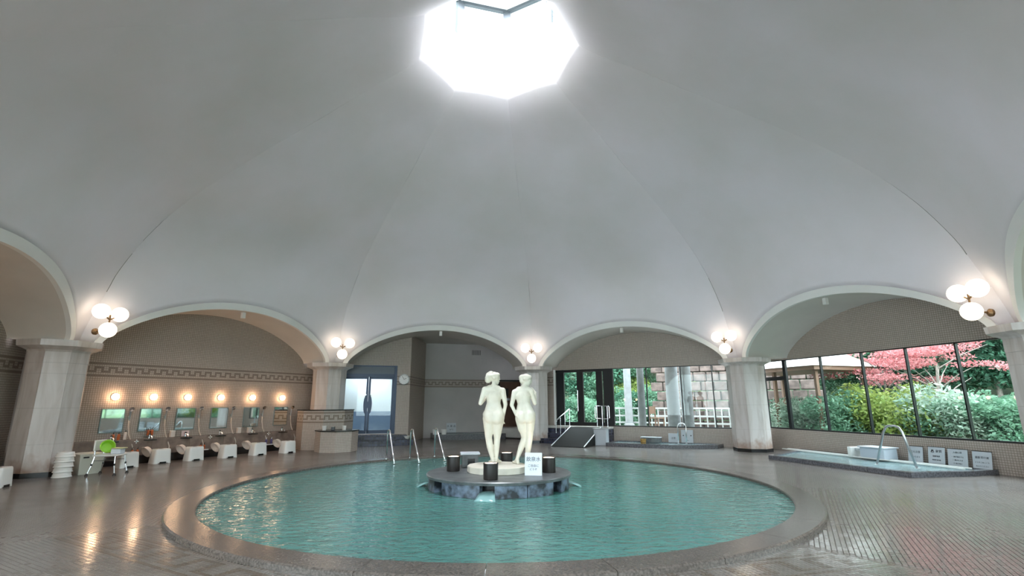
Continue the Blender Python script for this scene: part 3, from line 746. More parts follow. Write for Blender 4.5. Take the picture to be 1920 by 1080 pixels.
# local: +x outward (into dome surface), globes hang towards -x
mb = MB(); mb.tube([(.30, 0, -.42), (.1, 0, -.40), (.0, 0, -.36), (-.02, 0, -.2), (-.02, 0, -.05)], .018, 8); mb.tube([(-.02, 0, -.16), (-.02, .235, -.02)], .016, 6); mb.tube([(-.02, 0, -.16), (-.02, -.235, -.02)], .016, 6); mb.build('bracket', T['lampmetal'], lp)
mb = MB(); mb.lathe([(.07, -.04), (.075, 0), (.03, .04)], 16, tf=Matrix.Translation((.28, 0, -.42))@Matrix.Rotation(-pi/2, 4, 'Y')); mb.build('wall_plate', T['lampmetal'], lp)
for p in ((-.02, .235, .0), (-.02, -.235, .0), (-.02, 0, -.39)):
    mb = MB(); mb.sphere((0, 0, 0), .168, 28, 18); g = mb.build('glass_globe', T['globe'], lp, smooth=True, loc=p)
txt = ['above the column by the stacked washbasins', 'above the vanity counter column', 'above the column behind the statues', 'above the column between the window bays', 'above the right edge column', 'beyond the right edge', 'beside the viewpoint', 'beyond the left edge']
for k in range(8):
    p = OC+col_dir[k]*8.88; place(lp, k == 0, (p.x, p.y, 3.5), math.atan2(col_dir[k].y, col_dir[k].x), 'cluster of three lit opal globes '+txt[k])
# little spot boxes under arch apexes
sb = MB(); sb.box(-.05, .05, -.05, .05, -.17, 0, bev=.008); sbo = sb.build('ceiling_spotlight', T['plastic'])
sbo['category'] = 'lamp'; sbo['group'] = 'small spots under the arches'
for i, (k, tx) in enumerate(((0, 'arch over the shower wall'), (1, 'arch over the blue door'), (2, 'arch over the glass garden door'), (3, 'arch over the garden window'))):
    q = OC+sd(k)[2]*(rprof(4.07)*COS+.2); place(sbo, i == 0, (q.x, q.y, 4.068), srot(k), 'small white spot fixture under the '+tx)

# ------------------------------------------------------------------ walls
def sidewall(k, name, s0, s1, off, pieces, m, th=.15, label=None, front=0):
    A, B = sp(k, 0, off), sp(k, LS, off)
    o = uvbox(name, A, B, pieces, th, m, front=front); return struct(o, label)
w0 = sidewall(0, 'wall_left', 0, LS, .85, [(-.6, LS+.6, 0, 4.42)], T['wall_tile'], label='beige mosaic shower wall with a brown key band')
w7 = sidewall(7, 'wall_far_left', 0, LS, .85, [(-.6, LS+.6, 0, 4.42)], T['wall_tile'], label='beige mosaic wall at the left edge')
# door bay (side 1): door in s .35..2.35, corner at 2.80
DS0, DS1 = .30, 2.32
sidewall(1, 'wall_back', 0, LS, 1.0, [(-.6, DS0, 0, 4.42), (DS1, 2.82, 0, 4.42), (DS0, DS1, 2.88, 4.42), (DS0, DS1, 0, .36)], T['wall_tile'], th=.16, label='mosaic wall around the blue framed double door')
Pc = sp(1, 2.82, 1.0); Pf = Vector((-3.86, 22.4, 0)); A1, d1, n1 = sd(1)
struct(uvbox('wall_recess_side', Pc, Pf, [(0, (Pf-Pc).length, 0, 4.42)], .15, T['wall_tile']), 'mosaic side wall of the recess')
Pe = Pf+d1*5.4
o = struct(uvbox('wall_recess_back', Pf, Pe, [(0, 5.4, 0, 2.15), (0, 5.4, 2.5, 4.42)], .15, T['plaster']), 'plain grey back wall of the recess')
struct(uvbox('trim_20', Pf, Pe, [(0, 5.4, 2.15, 2.5)], .15, T['wall_tile']), 'mosaic key band across the recess wall')
mb = MB(); pts = [sp(1, -.5, .6), sp(1, LS+.5, .6), sp(1, LS+.5, 5.0), sp(1, -.5, 5.0)]; mb.prism([(p.x, p.y) for p in pts], 4.09, 4.14)
mb.build('trim_21', T['soffit'], kind='structure', label='flat ceiling of the door bay')
# bay side 2 : garden door and windows
sill2, top2 = .61, 2.76
sidewall(2, 'wall_garden_door', 0, LS, 1.05, [(-.8, .42, 0, 4.42), (.42, LS+.42, top2, 4.42), (2.75, LS+.42, 0, sill2), (.42, 2.75, 0, sill2), (7.0, LS+.42, sill2, top2)], T['wall_tile'], th=.2, label='mosaic wall around the garden door and windows')
sill3, top3 = .65, 2.81
sidewall(3, 'wall_garden_window', 0, LS, 1.3, [(-.62, LS+.5, top3, 4.42), (-.62, LS+.5, 0, sill3), (7.2, LS+.5, sill3, top3)], T['wall_tile'], th=.2, label='mosaic wall above and below the long garden window')
for k, nm in ((4, 'wall_right'), (5, 'wall_front'), (6, 'wall_front_left')):
    top = 3.5
    sidewall(k, nm, 0, LS, 1.3, [(-.9, LS+.9, top, 4.42), (-.9, LS+.9, 0, .5), (-.9, -.1, .5, top), (7.6, LS+.9, .5, top)], T['wall_tile'], th=.2, label='mosaic wall with tall windows outside the view')

def window(k, off, ss_, z0, z1, name, lab, thick=.03, heavy=()):
    A, d, n = sd(k); e = empty(name, sp(k, 0, off+.05), srot(k)); struct(e, lab)
    for i, s in enumerate(ss_):
        t = .055 if s in heavy else thick/2
        mb = MB(); mb.box(s-t, s+t, -.035, .05, z0, z1); mb.build('mullion', T['darkmetal'], e)
    for a, b in zip(ss_, ss_[1:]):
        mb = MB(); mb.box(a, b, .0, .008, z0+.03, z1-.03); mb.build('glass_pane', T['glass'], e)
    mb = MB(); mb.box(ss_[0], ss_[-1], -.05, .06, z0, z0+.035); mb.build('sill_rail', T['darkmetal'], e)
    mb = MB(); mb.box(ss_[0], ss_[-1], -.035, .05, z1-.025, z1); mb.build('head_rail', T['darkmetal'], e)
    c = sp(k, (ss_[0]+ss_[-1])/2, off+.12, (z0+z1)/2)
    portal(c, (pi/2, 0, srot(k)), ss_[-1]-ss_[0], z1-z0)
    return e
window(2, 1.05, [2.83, 4.12, 5.36, 6.42, 7.0], sill2, top2, 'window_1', 'row of tall fixed garden panes beside the glass door')
e3 = window(3, 1.3, [-.58, .32, 1.69, 3.01, 4.20, 5.34, 6.5, 7.2], sill3, top3, 'window_2', 'long garden window with slim black mullions', heavy=(.32,))
mb = MB(); mb.box(-.58, .32, -.04, .05, 2.17, 2.29); mb.build('transom', T['darkmetal'], e3)
for i, k in enumerate((4, 5, 6)): window(k, 1.3, [-.1, 1.4, 2.9, 4.4, 5.9, 7.6], .5, 3.5, 'window_%d' % (i+3), 'tall window bay outside the view')
portal((OC.x, OC.y, 9.9), (0, 0, 0), 3.2, 3.2)

# --- garden glass door (side 2)
gd = empty('door_2', sp(2, 0, 1.05), srot(2)); struct(gd, 'black framed glass garden door between side panels')
def bx(parent, name, m, *a, **kw): mb = MB(); mb.box(*a, bev=kw.get('bev', 0)); return mb.build(name, m, parent)
bx(gd, 'frame', T['darkmetal'], .42, 2.83, .02, .14, 2.66, top2)
bx(gd, 'frame', T['darkmetal'], .42, 2.83, .02, .14, .61, .74)
for s0, s1 in ((.47, .80), (1.36, 1.62), (2.16, 2.40)): bx(gd, 'stile', T['darkmetal'], s0, s1, .03, .13, .70, 2.68)
bx(gd, 'stile', T['darkmetal'], 2.46, 2.83, .0, .16, .61, 2.70)
bx(gd, 'jamb', T['plastic'], .38, .46, -.03, .16, .61, top2+.02)
bx(gd, 'glass_pane', T['glass'], .80, 1.36, .07, .078, .74, 2.66)
bx(gd, 'glass_pane', T['glass'], 1.62, 2.16, .07, .078, .74, 2.66)
mb = MB(); mb.tube([(1.41, -.03, 1.15), (1.41, -.03, 1.95)], .012, 8); mb.tube([(1.41, -.03, 1.2), (1.41, .04, 1.2)], .009, 6); mb.tube([(1.41, -.03, 1.9), (1.41, .04, 1.9)], .009, 6); mb.build('door_handle', T['chrome'], gd)
# raised landing, tiled steps, ramp with rails, grey box
ld = empty('landing', sp(2, 0, 0), srot(2), 'raised stone landing with dark blue tiled steps below the garden door', 'landing')
ld['kind'] = 'structure'; ld.name = 'trim_22'; del ld['category']
def uvstep(nm, s0, s1, o0, o1, z0, z1, m, par):
    o = uvbox(nm, (s0, o0), (s1, o0), [(0, s1-s0, z0, z1)], o1-o0, m, parent=par); return o
uvstep('top_slab', -.2, 2.8, .45, 1.05, .53, .60, T['deck'], ld)
uvstep('step', -.2, 2.8, .5, 1.05, 0, .53, T['step_tile'], ld)
uvstep('step', -.1, 1.35, .15, .5, 0, .36, T['step_tile'], ld)
uvstep('step', -.0, 1.25, -.2, .15, 0, .18, T['step_tile'], ld)
rp = empty('wheelchair_ramp', sp(2, 1.95, .44), srot(2), 'black rubber covered ramp leading up to the garden door', 'ramp')
mb = MB(); b_ = mb.bm
vsr = [b_.verts.new(c) for c in [(-.62, 0, .0), (.55, 0, 0), (.55, 0, .58), (-.62, 0, .58), (-.62, -1.75, 0), (.55, -1.75, 0), (.55, -1.75, .02), (-.62, -1.75, .02)]]
for f in ((0, 1, 2, 3), (4, 5, 6, 7), (3, 2, 6, 7), (0, 4, 7, 3), (1, 2, 6, 5), (0, 1, 5, 4)): b_.faces.new([vsr[i] for i in f])
mb.build('ramp_surface', T['mat'], rp)
for x in (-.64, .57):
    mb = MB(); mb.tube([(x, -1.75, .03), (x, 0, .6)], .018, 6); mb.build('edge_rail', T['steel'], rp)
hr = empty('handrail', sp(2, 1.28, .44), srot(2), 'sloping steel handrail with uprights on the left of the ramp', 'handrail')
xs = [(-.0, 0.02), (0, -.38), (0, -.78), (0, -1.15)]
mb = MB(); mb.tube([(0, .25, 1.22), (0, 0, 1.24), (0, -1.2, .86), (0, -1.24, .80), (0, -1.24, .42)], .019, 8); mb.build('rail', T['chrome'], hr)
for y in (.02, -.42, -.84): 
    mb = MB(); mb.tube([(0, y, .6+y*.33), (0, y, 1.235+y*.315)], .014, 8); mb.build('upright', T['chrome'], hr)
hr2 = empty('handrail', sp(2, 2.62, .35), srot(2), 'rounded rectangular steel guard rail to the right of the ramp', 'handrail')
mb = MB(); c_ = [(-.27, 0, .93), (-.24, 0, .9), (.24, 0, .9), (.27, 0, .93), (.27, 0, 1.32), (.24, 0, 1.35), (-.24, 0, 1.35), (-.27, 0, 1.32), (-.27, 0, .93)]; mb.tube(c_, .016, 8); mb.build('rail', T['chrome'], hr2)
for x in (-.2, 0, .2): 
    mb = MB(); mb.tube([(x, 0, .605), (x, 0, 1.35)], .013, 8); mb.build('upright', T['chrome'], hr2)
bxo = empty('cabinet', sp(2, 2.68, -.0), srot(2), 'pale grey metal box standing right of the ramp', 'box'); bx(bxo, 'body', T['board'], -.23, .23, -.15, .15, 0, .56, bev=.012); bx(bxo, 'lid', T['steel'], -.25, .25, -.17, .17, .56, .585, bev=.005)

# --- blue double door (side 1)
dd = empty('door_1', sp(1, 0, 1.0), srot(1)); struct(dd, 'navy framed glass double door beside the clock')
F = T['blueframe']
bx(dd, 'frame', F, DS0, DS1, .0, .16, 2.46, 2.56); bx(dd, 'frame', F, DS0, DS1, .0, .16, 2.83, 2.88); bx(dd, 'frame', F, DS0, DS0+.07, .0, .16, .36, 2.88); bx(dd, 'frame', F, DS1-.1, DS1, -.02, .16, .36, 2.88)
bx(dd, 'transom_panel', mat('slate transom', (.06, .08, .11), .3), DS0+.07, DS1-.1, .07, .08, 2.56, 2.83)
mid = (DS0+DS1)/2-.02
for a_, b_ in ((DS0+.07, mid-.005), (mid+.005, DS1-.1)):
    lf = empty('door_leaf', (0, 0, 0)); lf.parent = dd
    bx(lf, 'stile', F, a_, a_+.075, .05, .1, .38, 2.46); bx(lf, 'stile', F, b_-.075, b_, .05, .1, .38, 2.46); bx(lf, 'rail', F, a_, b_, .05, .1, .38, .5); bx(lf, 'rail', F, a_, b_, .05, .1, 2.37, 2.46)
    bx(lf, 'pane', T['glass'], a_+.075, b_-.075, .07, .078, .5, 2.37)
for q in (-1, 1):
    mb = MB(); mb.lathe([(.0, -.008), (.11, -.008), (.11, .008), (0, .008)], 24, cap=False, tf=Matrix.Translation((mid+q*.075, .03, 1.42))@Matrix.Rotation(pi/2, 4, 'X')@Matrix.Scale(.72, 4, (1, 0, 0))@Matrix.Scale(3.0, 4, (0, 1, 0))); mb.build('handle_plate', T['blueframe'], dd)
    mb = MB(); mb.tube([(mid+q*.1, .04, 1.74), (mid+q*.1, -.03, 1.76), (mid+q*.06, -.03, 1.79)], .014, 6); mb.build('pull', T['chrome'], dd)
# vestibule beyond the door
vs_ = empty('trim_23', sp(1, 0, 1.0), srot(1)); struct(vs_, 'bright vestibule seen through the blue door')
bx(vs_, 'back_wall', T['white_paint'], -.5, 2.9, 1.9, 2.0, 1.15, 2.9); bx(vs_, 'partition', mat('blue grey partition', (.16, .22, .33), .5), -.5, 2.9, 1.85, 2.0, .3, 1.15)
bx(vs_, 'side', T['white_paint'], -.5, -.42, .2, 2.0, .3, 2.9); bx(vs_, 'side', T['white_paint'], 2.55, 2.62, .2, 2.0, .3, 2.9)
bx(vs_, 'floor_slab', T['deck'], -.5, 2.7, .15, 2.0, .25, .36); bx(vs_, 'ceiling_slab', T['white_paint'], -.5, 2.7, .16, 2.0, 2.9, 2.98)
al = bpy.data.lights.new('vestibule_light', 'AREA'); al.shape = 'RECTANGLE'; al.size = 1.6; al.size_y = .3; al.energy = 26; al.color = (.72, .85, 1)
alo = bpy.data.objects.new('vestibule_light', al); C.objects.link(alo); alo.location = sp(1, 1.2, 2.2, 2.86); alo.rotation_euler = (0, 0, srot(1))
# platform with dark blue steps before the door
pf = empty('trim_24', sp(1, 0, 0), srot(1)); struct(pf, 'dark blue tiled steps below the double door')
uvstep('step', .55, 2.75, .35, 1.0, 0, .34, T['step_tile'], pf); uvstep('step', .7, 2.35, .0, .35, 0, .17, T['step_tile'], pf)
uvstep('bench', 2.35, 2.95, .1, .99, 0, .20, T['step_tile'], pf)
# clock
ck = empty('wall_clock', sp(1, 2.58, .99, 2.36), srot(1), 'round white wall clock with a grey rim beside the double door', 'clock')
rx = Matrix.Rotation(pi/2, 4, 'X')
mb = MB(); mb.lathe([(.0, 0), (.205, 0), (.205, .05), (.18, .06), (.175, .045), (0, .045)], 32, cap=False, tf=rx); smooth_sharp(mb.build('case', T['steel'], ck), 30)
mb = MB(); mb.lathe([(.0, .046), (.175, .046), (.175, .049), (0, .049)], 32, cap=False, tf=rx); mb.build('dial', T['clockface'], ck)
for a_, l_ in ((R_(60), .10), (R_(-30), .14)): mb = MB(); mb.box(-.006, .006, -.055, -.052, 0, l_, tf=Matrix.Rotation(a_, 4, 'Y')); mb.build('hand', T['blackplastic'], ck)
for i in range(12): mb = MB(); mb.box(-.004, .004, -.053, -.05, .145, .165, tf=Matrix.Rotation(i*pi/6, 4, 'Y')); mb.build('hour_mark', T['blackplastic'], ck)

# recess: low bath, wooden door, grille, sign
rr0 = srot(1)
def rl(s, o, z=0): p = Pf+d1*s-n1*o; return Vector((p.x, p.y, z))
wd_ = empty('door_3', rl(3.45, .0), rr0); struct(wd_, 'dark wooden door with a small window behind the statues')
bx(wd_, 'door_leaf', T['wood'], -.05, .95, -.05, 0, 0, 2.42); bx(wd_, 'frame', T['blackplastic'], -.12, -.05, -.07, 0, 0, 2.5); bx(wd_, 'frame', T['blackplastic'], .95, 1.02, -.07, 0, 0, 2.5); bx(wd_, 'frame', T['blackplastic'], -.12, 1.02, -.07, 0, 2.43, 2.5)
bx(wd_, 'vision_panel', T['blackplastic'], .16, .36, -.055, -.05, 1.75, 2.12); bx(wd_, 'name_plate', T['board'], .1, .42, -.056, -.05, 1.58, 1.68)
text('lettering', '水 風 呂', .06, T['ink'], wd_, (.26, -.058, 1.63), (pi/2, 0, 0))
gr = empty('vent_grille', rl(2.3, .0, 3.72), rr0, 'small dark ventilation grille high on the recess wall', 'vent')
bx(gr, 'frame', T['plaster'], -.22, .22, -.02, 0, -.13, .13)
for i in range(7): bx(gr, 'slat', T['blackplastic'], -.2+i*.06, -.175+i*.06, -.025, -.018, -.11, .11)
def bath(name, pts, h, cw, label, wz=None):
    """polygonal low bath: curb stones along each edge, water inside"""
    cx_ = sum(p[0] for p in pts)/len(pts); cy_ = sum(p[1] for p in pts)/len(pts)
    e = empty(name, (cx_, cy_, 0), 0, label, 'bath')
    P = [Vector((p[0]-cx_, p[1]-cy_, 0)) for p in pts]; n_ = len(P); inn = []
    ar = sum(P[i].x*P[(i+1) % n_].y-P[(i+1) % n_].x*P[i].y for i in range(n_)); sg = 1 if ar > 0 else -1
    for i in range(n_):
        a, b, c = P[i-1], P[i], P[(i+1) % n_]; d0 = (b-a).normalized(); d1_ = (c-b).normalized()
        n0 = Vector((-d0.y, d0.x, 0))*sg; n1_ = Vector((-d1_.y, d1_.x, 0))*sg; bis = (n0+n1_).normalized(); inn.append(b+bis*(cw/max(.3, bis.dot(n0))))
    for i in range(n_):
        a, b, ia, ib = P[i], P[(i+1) % n_], inn[i], inn[(i+1) % n_]; K = max(1, round((b-a).length/.9))
        for q in range(K):
            t0, t1 = q/K+.001, (q+1)/K-.001; mb = MB(); mb.prism([p[:2] for p in (a.lerp(b, t0), a.lerp(b, t1), ia.lerp(ib, t1), ia.lerp(ib, t0))], 0, h); mb.build('curb_stone', T['curb'], e)
    mb = MB(); f = mb.bm.faces.new([mb.bm.verts.new((p.x, p.y, (wz or h-.03))) for p in inn]); wtr = mb.build('water', T['bathwater'], e)
    if wtr.data.polygons[0].normal.z < 0: wtr.data.flip_normals()
    return e
bath('cold_bath', [rl(.3, .15)[:2], rl(3.3, .15)[:2], rl(3.3, 1.5)[:2], rl(.3, 1.5)[:2]], .22, .16, 'low stone bath along the recess back wall')
sign('notice_board', rl(1.2, .15, .2205), rr0, .42, .40, R_(8), [('水 風 呂', .11, .65), ('16℃', .09, .3)], T['board'], 'grey notice leaning on the recess wall behind the low bath')

# bath right (side 3) and middle (side 2)
tubR = [(6.85, 14.02), (8.0, 10.6), (9.45, 10.78), (10.14, 11.0), (8.79, 15.9)]
tR = bath('garden_bath', tubR, .10, .16, 'long low rectangular bath under the garden window')
tubM = [(2.98, 17.45), (4.75, 16.45), (6.55, 17.05), (6.75, 17.35), (3.6, 19.0)]
tM = bath('garden_bath', [sp(2, 2.95, .72)[:2], sp(2, 2.95, -.35)[:2], sp(2, 5.15, -.35)[:2], sp(2, 6.5, .35)[:2], sp(2, 6.6, 1.0)[:2], sp(2, 2.95, 1.0)[:2]], .12, .14, 'low stone bath beneath the middle garden windows')
# ledge and gutter strips along the window wall
for i, (o0, nm) in enumerate(((.62, 'a'), (.82, 'b'))):
    mb = MB(); mb.box(.6, 5.5, o0, o0+.05, .1, .125); o = mb.build('overflow_channel', T['plastic'], loc=sp(3, 0, 0), rz=srot(3)); tag(o, ('front', 'rear')[i]+' white overflow strip along the window side of the long bath', 'channel', 'overflow strips')
sg_ = empty('water_spout', sp(3, 3.45, .88, .1), srot(3), 'pale stone water spout box on the long bath edge', 'spout')
bx(sg_, 'block', T['bluebasin'], -.32, .32, -.22, .22, 0, .26, bev=.02); bx(sg_, 'channel', T['steel'], -.52, -.3, -.16, .0, .16, .22); bx(sg_, 'spout_lip', T['plastic'], -.6, -.5, -.3, .1, 0, .25, bev=.01); bx(sg_, 'cap_stone', T['board'], -.35, .35, -.25, .25, .26, .29, bev=.008)
def grab(name, pts, loc, rz, label, r=.019, m='chrome'):
    e = empty(name, loc, rz, label, 'grab rail', 'bath grab rails'); mb = MB(); mb.tube(pts, r, 10); o = mb.build('rail', T[m], e, smooth=True)
    for p in (pts[0], pts[-1]): mb = MB(); mb.lathe([(.045, 0), (.045, .012), (.022, .018)], 14, tf=Matrix.Translation(p)); mb.build('flange', T[m], e)
    return e
def hump(w1, w2, h, y1=0):
    """rail from (-w1,0,0) up to a rounded top and down to (w2,y1,0)"""
    return [(-w1, 0, 0), (-w1*.35, 0, h*.82), (-w1*.18, 0, h*.95), (0, 0, h), (.12, 0, h), (.2, y1*.1, h*.96), (.25, y1*.2, h*.85), (w2, y1, 0)]
grab('grab_rail', hump(.36, .42, .86, -.0), (8.36, 11.5, .11), R_(-62), 'triangular steel grab rail rising from the long bath by the notices', m='steel', r=.024)
grab('grab_rail', [(0, 0, 0), (0, 0, .55), (.05, 0, .64), (.14, 0, .67), (.23, 0, .64), (.28, 0, .55), (.28, -.1, 0)], sp(2, 5.25, .45, .121), srot(2), 'arched steel grab rail at the middle garden bath')
for i, (s, wd, ht, tx, lab) in enumerate([(4.15, .34, .36, [('足元注意', .06, .7), ('すべります', .045, .45)], 'leftmost of the four grey notices under the garden window'), (4.62, .36, .38, [('♨ 泉質', .07, .78), ('硫酸塩泉', .04, .55), ('神経痛 筋肉痛', .03, .38)], 'second grey notice from the left, behind the triangular rail'),
        (5.06, .40, .37, [('入浴心得', .045, .82), ('一 掛け湯をする', .034, .62), ('二 静かに入る', .034, .47), ('三 走らない', .034, .32)], 'third grey notice from the left, the widest of the four'), (5.53, .36, .36, [('温度 四十度', .05, .7), ('どうぞごゆっくり', .034, .48), ('お入りください', .034, .32)], 'rightmost of the four grey notices under the garden window')]):
    sign('notice_board', sp(3, s, 1.12, .0), srot(3), wd, ht+.1, R_(10), tx, T['board'], lab, 'notices leaning under the garden window', frame=T['blackplastic'])
sign('notice_board', sp(2, 5.45, .93, .0), srot(2), .40, .55, R_(8), [('・ ・', .2, .62), ('︵', .12, .4)], T['board'], 'grey notice with dots behind the arched rail')
sign('notice_board', sp(2, 4.98, .93, .0), srot(2), .34, .42, R_(8), [('注意', .08, .6)], T['board'], 'faint grey notice left of the arched rail')
ws = empty('stone_trough', sp(2, 4.35, .5, .121), srot(2), 'dark stone trough on the edge of the middle garden bath', 'trough'); bx(ws, 'body', T['slate'], -.36, .3, -.12, .12, 0, .16, bev=.015); bx(ws, 'lip', T['board'], -.38, .32, -.14, .14, .16, .185, bev=.006)
wb = empty('wooden_bucket', sp(2, 4.2, -.1, .121), 0, 'small yellow wooden bucket on the edge of the middle garden bath', 'bucket')
mb = MB(); mb.lathe([(.085, 0), (.10, .15), (.088, .15), (.08, .02)], 18); mb.build('staves', T['bucketwood'], wb); mb = MB(); mb.lathe([(.094, .03), (.097, .03), (.098, .045), (.094, .045)], 18, cap=False); mb.build('hoop', T['lampmetal'], wb)
# pool ladders rails
def swing(loc, rz, w, label):
    return grab('pool_rail', [(0, 0, 0), (0, 0, .64), (.02, 0, .71), (.07, 0, .74), (.12, 0, .72), (.18, -.02, .62), (w*.75, -.15, .2), (w, -.2, -.03)], loc, rz, label, r=.02)
swing((-3.29, 13.68, .061), R_(-48), .78, 'leftmost steel grab rail at the far edge of the round pool')
swing((-2.74, 13.98, .061), R_(-50), .85, 'middle steel grab rail at the far edge of the round pool')
swing((-2.13, 14.28, .061), R_(-48), .80, 'right steel grab rail at the far edge of the round pool')

# ------------------------------------------------------------------ shower wall (side 0) furniture
def S0(s, o, z=0, k=0): return sp(k, s, o, z)
for k, s1 in ((0, LS-.35), (7, LS-.45)):
    lb = 'left wall' if k == 0 else 'far left wall'
    e = empty('shower_ledge', sp(k, 0, .85), srot(k), 'brown marble splash ledge with black foot along the '+lb, 'ledge', 'shower ledges')
    K = 7; s0 = .45; 
    for i in range(K):
        a_ = s0+(s1-s0)*i/K+.002; b_ = s0+(s1-s0)*(i+1)/K-.002
        bx(e, 'marble_panel', T['brownstone'], a_, b_, -.20, -.001, .20, .60, bev=.004)
    bx(e, 'black_foot', T['black'], s0, s1, -.30, -.001, 0, .20)
GR = dict(lamp='warm wall lamps over the mirrors', mir='shower mirrors', sh='hand showers on the left wall', st='white bath stools', ba='washbasins leaning on stools', ta='push taps on the ledge')
ordn = ['first', 'second', 'third', 'fourth', 'fifth', 'sixth']
# prototypes (local x along wall, -y towards room)
wl_ = empty('wall_lamp', (0, 0, 0), 0, 'x', 'lamp', GR['lamp'])
mb = MB(); mb.lathe([(.085, 0), (.085, .03), (.07, .035)], 20, tf=rx); mb.build('base_plate', T['plastic'], wl_)
mb = MB(); mb.sphere((0, -.07, 0), .078, 20, 14); mb.build('globe', T['bulb'], wl_, smooth=True)
mir = empty('wall_mirror', (0, 0, 0), 0, 'x', 'mirror', GR['mir'])
bx(mir, 'frame', T['mirrorframe'], -.26, .26, -.02, 0, 0, .60); bx(mir, 'mirror_glass', T['mirror'], -.24, .24, -.023, -.02, .02, .58)
shw = empty('hand_shower', (0, 0, 0), 0, 'x', 'shower', GR['sh'])
mb = MB(); mb.box(-.025, .025, -.05, 0, -.06, .0, bev=.008); mb.build('holder', T['chrome'], shw)
mb = MB(); mb.tube([(0, -.06, -.10), (0, -.07, .02), (0, -.085, .12), (-.01, -.11, .17)], [.018, .02, .024, .028], 10); mb.build('handle', T['steel'], shw)
mb = MB(); mb.lathe([(.022, 0), (.055, .025), (.06, .055), (0.001, .06)], 18, tf=Matrix.Translation((-.01, -.10, .20))@Matrix.Rotation(R_(115), 4, 'X')); mb.build('spray_head', T['chrome'], shw)
mb = MB(); mb.tube([(0, -.06, -.10), (.005, -.07, -.25), (.03, -.1, -.45), (.07, -.17, -.62), (.12, -.22, -.80), (.11, -.235, -.92), (.05, -.23, -.96)], .014, 8); mb.build('hose', T['hose'], shw, smooth=True)
tap = empty('push_tap', (0, 0, 0), 0, 'x', 'tap', GR['ta'])
mb = MB(); mb.lathe([(.03, 0), (.032, .05), (.022, .06), (.022, .09)], 16); mb.build('valve', T['chrome'], tap)
mb = MB(); mb.tube([(0, 0, .04), (0, -.09, .055), (0, -.13, .03), (0, -.135, -.01)], .013, 8); mb.build('spout', T['chrome'], tap)
mb = MB(); mb.lathe([(.026, .09), (.028, .10), (.012, .12)], 14); mb.build('push_button', T['blackplastic'], tap)
bx(tap, 'soap_shelf', T['black'], -.13, .13, -.12, .06, -.05, -.025, bev=.005)
stl = empty('bath_stool', (0, 0, 0), 0, 'x', 'stool', GR['st'])
def stool_mesh():
    mb = MB(); b = mb.bm; N = 40; prof = [(.5, 0), (.49, .02), (.44, .30), (.425, .335), (.40, .35), (.0, .352)]
    rings = []
    for sc_, z in prof:
        ring = []
        for i in range(N):
            a_ = 2*pi*i/N; e_ = .32; cx_, sx_ = cos(a_), sin(a_)
            x = math.copysign(abs(cx_)**e_, cx_)*.42*sc_; y = math.copysign(abs(sx_)**e_, sx_)*.36*sc_
            zz = z
            if z < .01 and abs(x) < .08: zz = .045
            ring.append(b.verts.new((x, y, zz)))
        rings.append(ring)
    for p_, q_ in zip(rings, rings[1:]):
        for i in range(N): b.faces.new((p_[i], p_[(i+1) % N], q_[(i+1) % N], q_[i]))
    bmesh.ops.remove_doubles(b, verts=b.verts, dist=.0005)
    return mb
o = stool_mesh().build('shell', T['plastic'], stl); smooth_sharp(o, 40)
mb = MB(); mb.box(-.075, .075, -.186, .186, .0, .042); mb.build('foot_recess', T['black'], stl, loc=(0, 0, .0005))
mb = MB(); mb.lathe([(.0, .352), (.05, .352), (.05, .354), (0, .354)], 16, cap=False); mb.build('drain_hole', T['blackplastic'], stl)
bas = empty('washbasin', (0, 0, 0), 0, 'x', 'washbasin', GR['ba'])
def basin_mb(s=1):
    mb = MB(); mb.lathe([(.0, 0), (.085*s, .0), (.10*s, .012), (.135*s, .10), (.148*s, .105), (.148*s, .11), (.13*s, .112), (.095*s, .02), (0, .014)], 28, cap=False); return mb
smooth_sharp(basin_mb().build('bowl', T['pinkcream'], bas), 35)
SB = [1.41, 2.29, 3.17, 4.12, 5.13, 6.20]; SM = [1.41, 2.27, 3.17, 4.13, 5.15, 6.2]
where = ['behind the shower chair', 'second from the left column', 'third from the left column', 'third from the vanity counter', 'second from the vanity counter', 'nearest the vanity counter']
stpx = [(-9.27, 12.62), (-9.07, 13.48), (-8.60, 14.12), (-8.05, 14.77), (-7.55, 15.48), (-6.95, 16.12)]
rz0 = srot(0)
for i in range(6):
    f = i == 0
    place(wl_, f, S0(SB[i]+.02, .849, 1.66), rz0, 'round warm lit wall lamp over the shower place '+where[i])
    place(mir, f, S0(SM[i]+.05, .849, .77), rz0, 'rectangular wall mirror of the shower place '+where[i])
    place(shw, f, S0(SM[i]+.40, .849, 1.17), rz0, 'hand shower on beige hose at the place '+where[i])
    place(tap, f, S0(SM[i]+.02, .66, .53+.072), rz0, 'chrome push tap on the ledge at the place '+where[i])
    o = place(stl, f, (stpx[i][0], stpx[i][1], 0), rz0-.05, 'white plastic bath stool '+where[i])
    if i > 0:
        b_ = place(bas, i == 1, (0, 0, 0), 0, 'pale washbasin tipped against the stool '+where[i])
        A, d, n = sd(0); p = Vector((*stpx[i], 0))-d*.20+n*.20
        b_.location = (p.x+.02, p.y, .34); b_.rotation_euler = (R_(8), R_(-122), rz0)
# side 7 partial things at the left edge
for src, s, o_, z, lb in ((stl, 5.35, .22, 0, 'white plastic bath stool cut by the left edge'),):
    c = copy_tree(src); c.location = (-9.50, 9.72, 0); c.rotation_euler[2] = srot(7); c['label'] = lb
for i, s in enumerate((1.4, 2.4, 3.4, 4.4)):
    c = copy_tree(wl_); c.location = sp(7, s, .849, 1.66); c.rotation_euler[2] = srot(7); c['label'] = ('nearest', 'second', 'third', 'farthest')[i]+' warm wall lamp on the wall beyond the left edge'; c['group'] = 'wall lamps beyond the left edge'

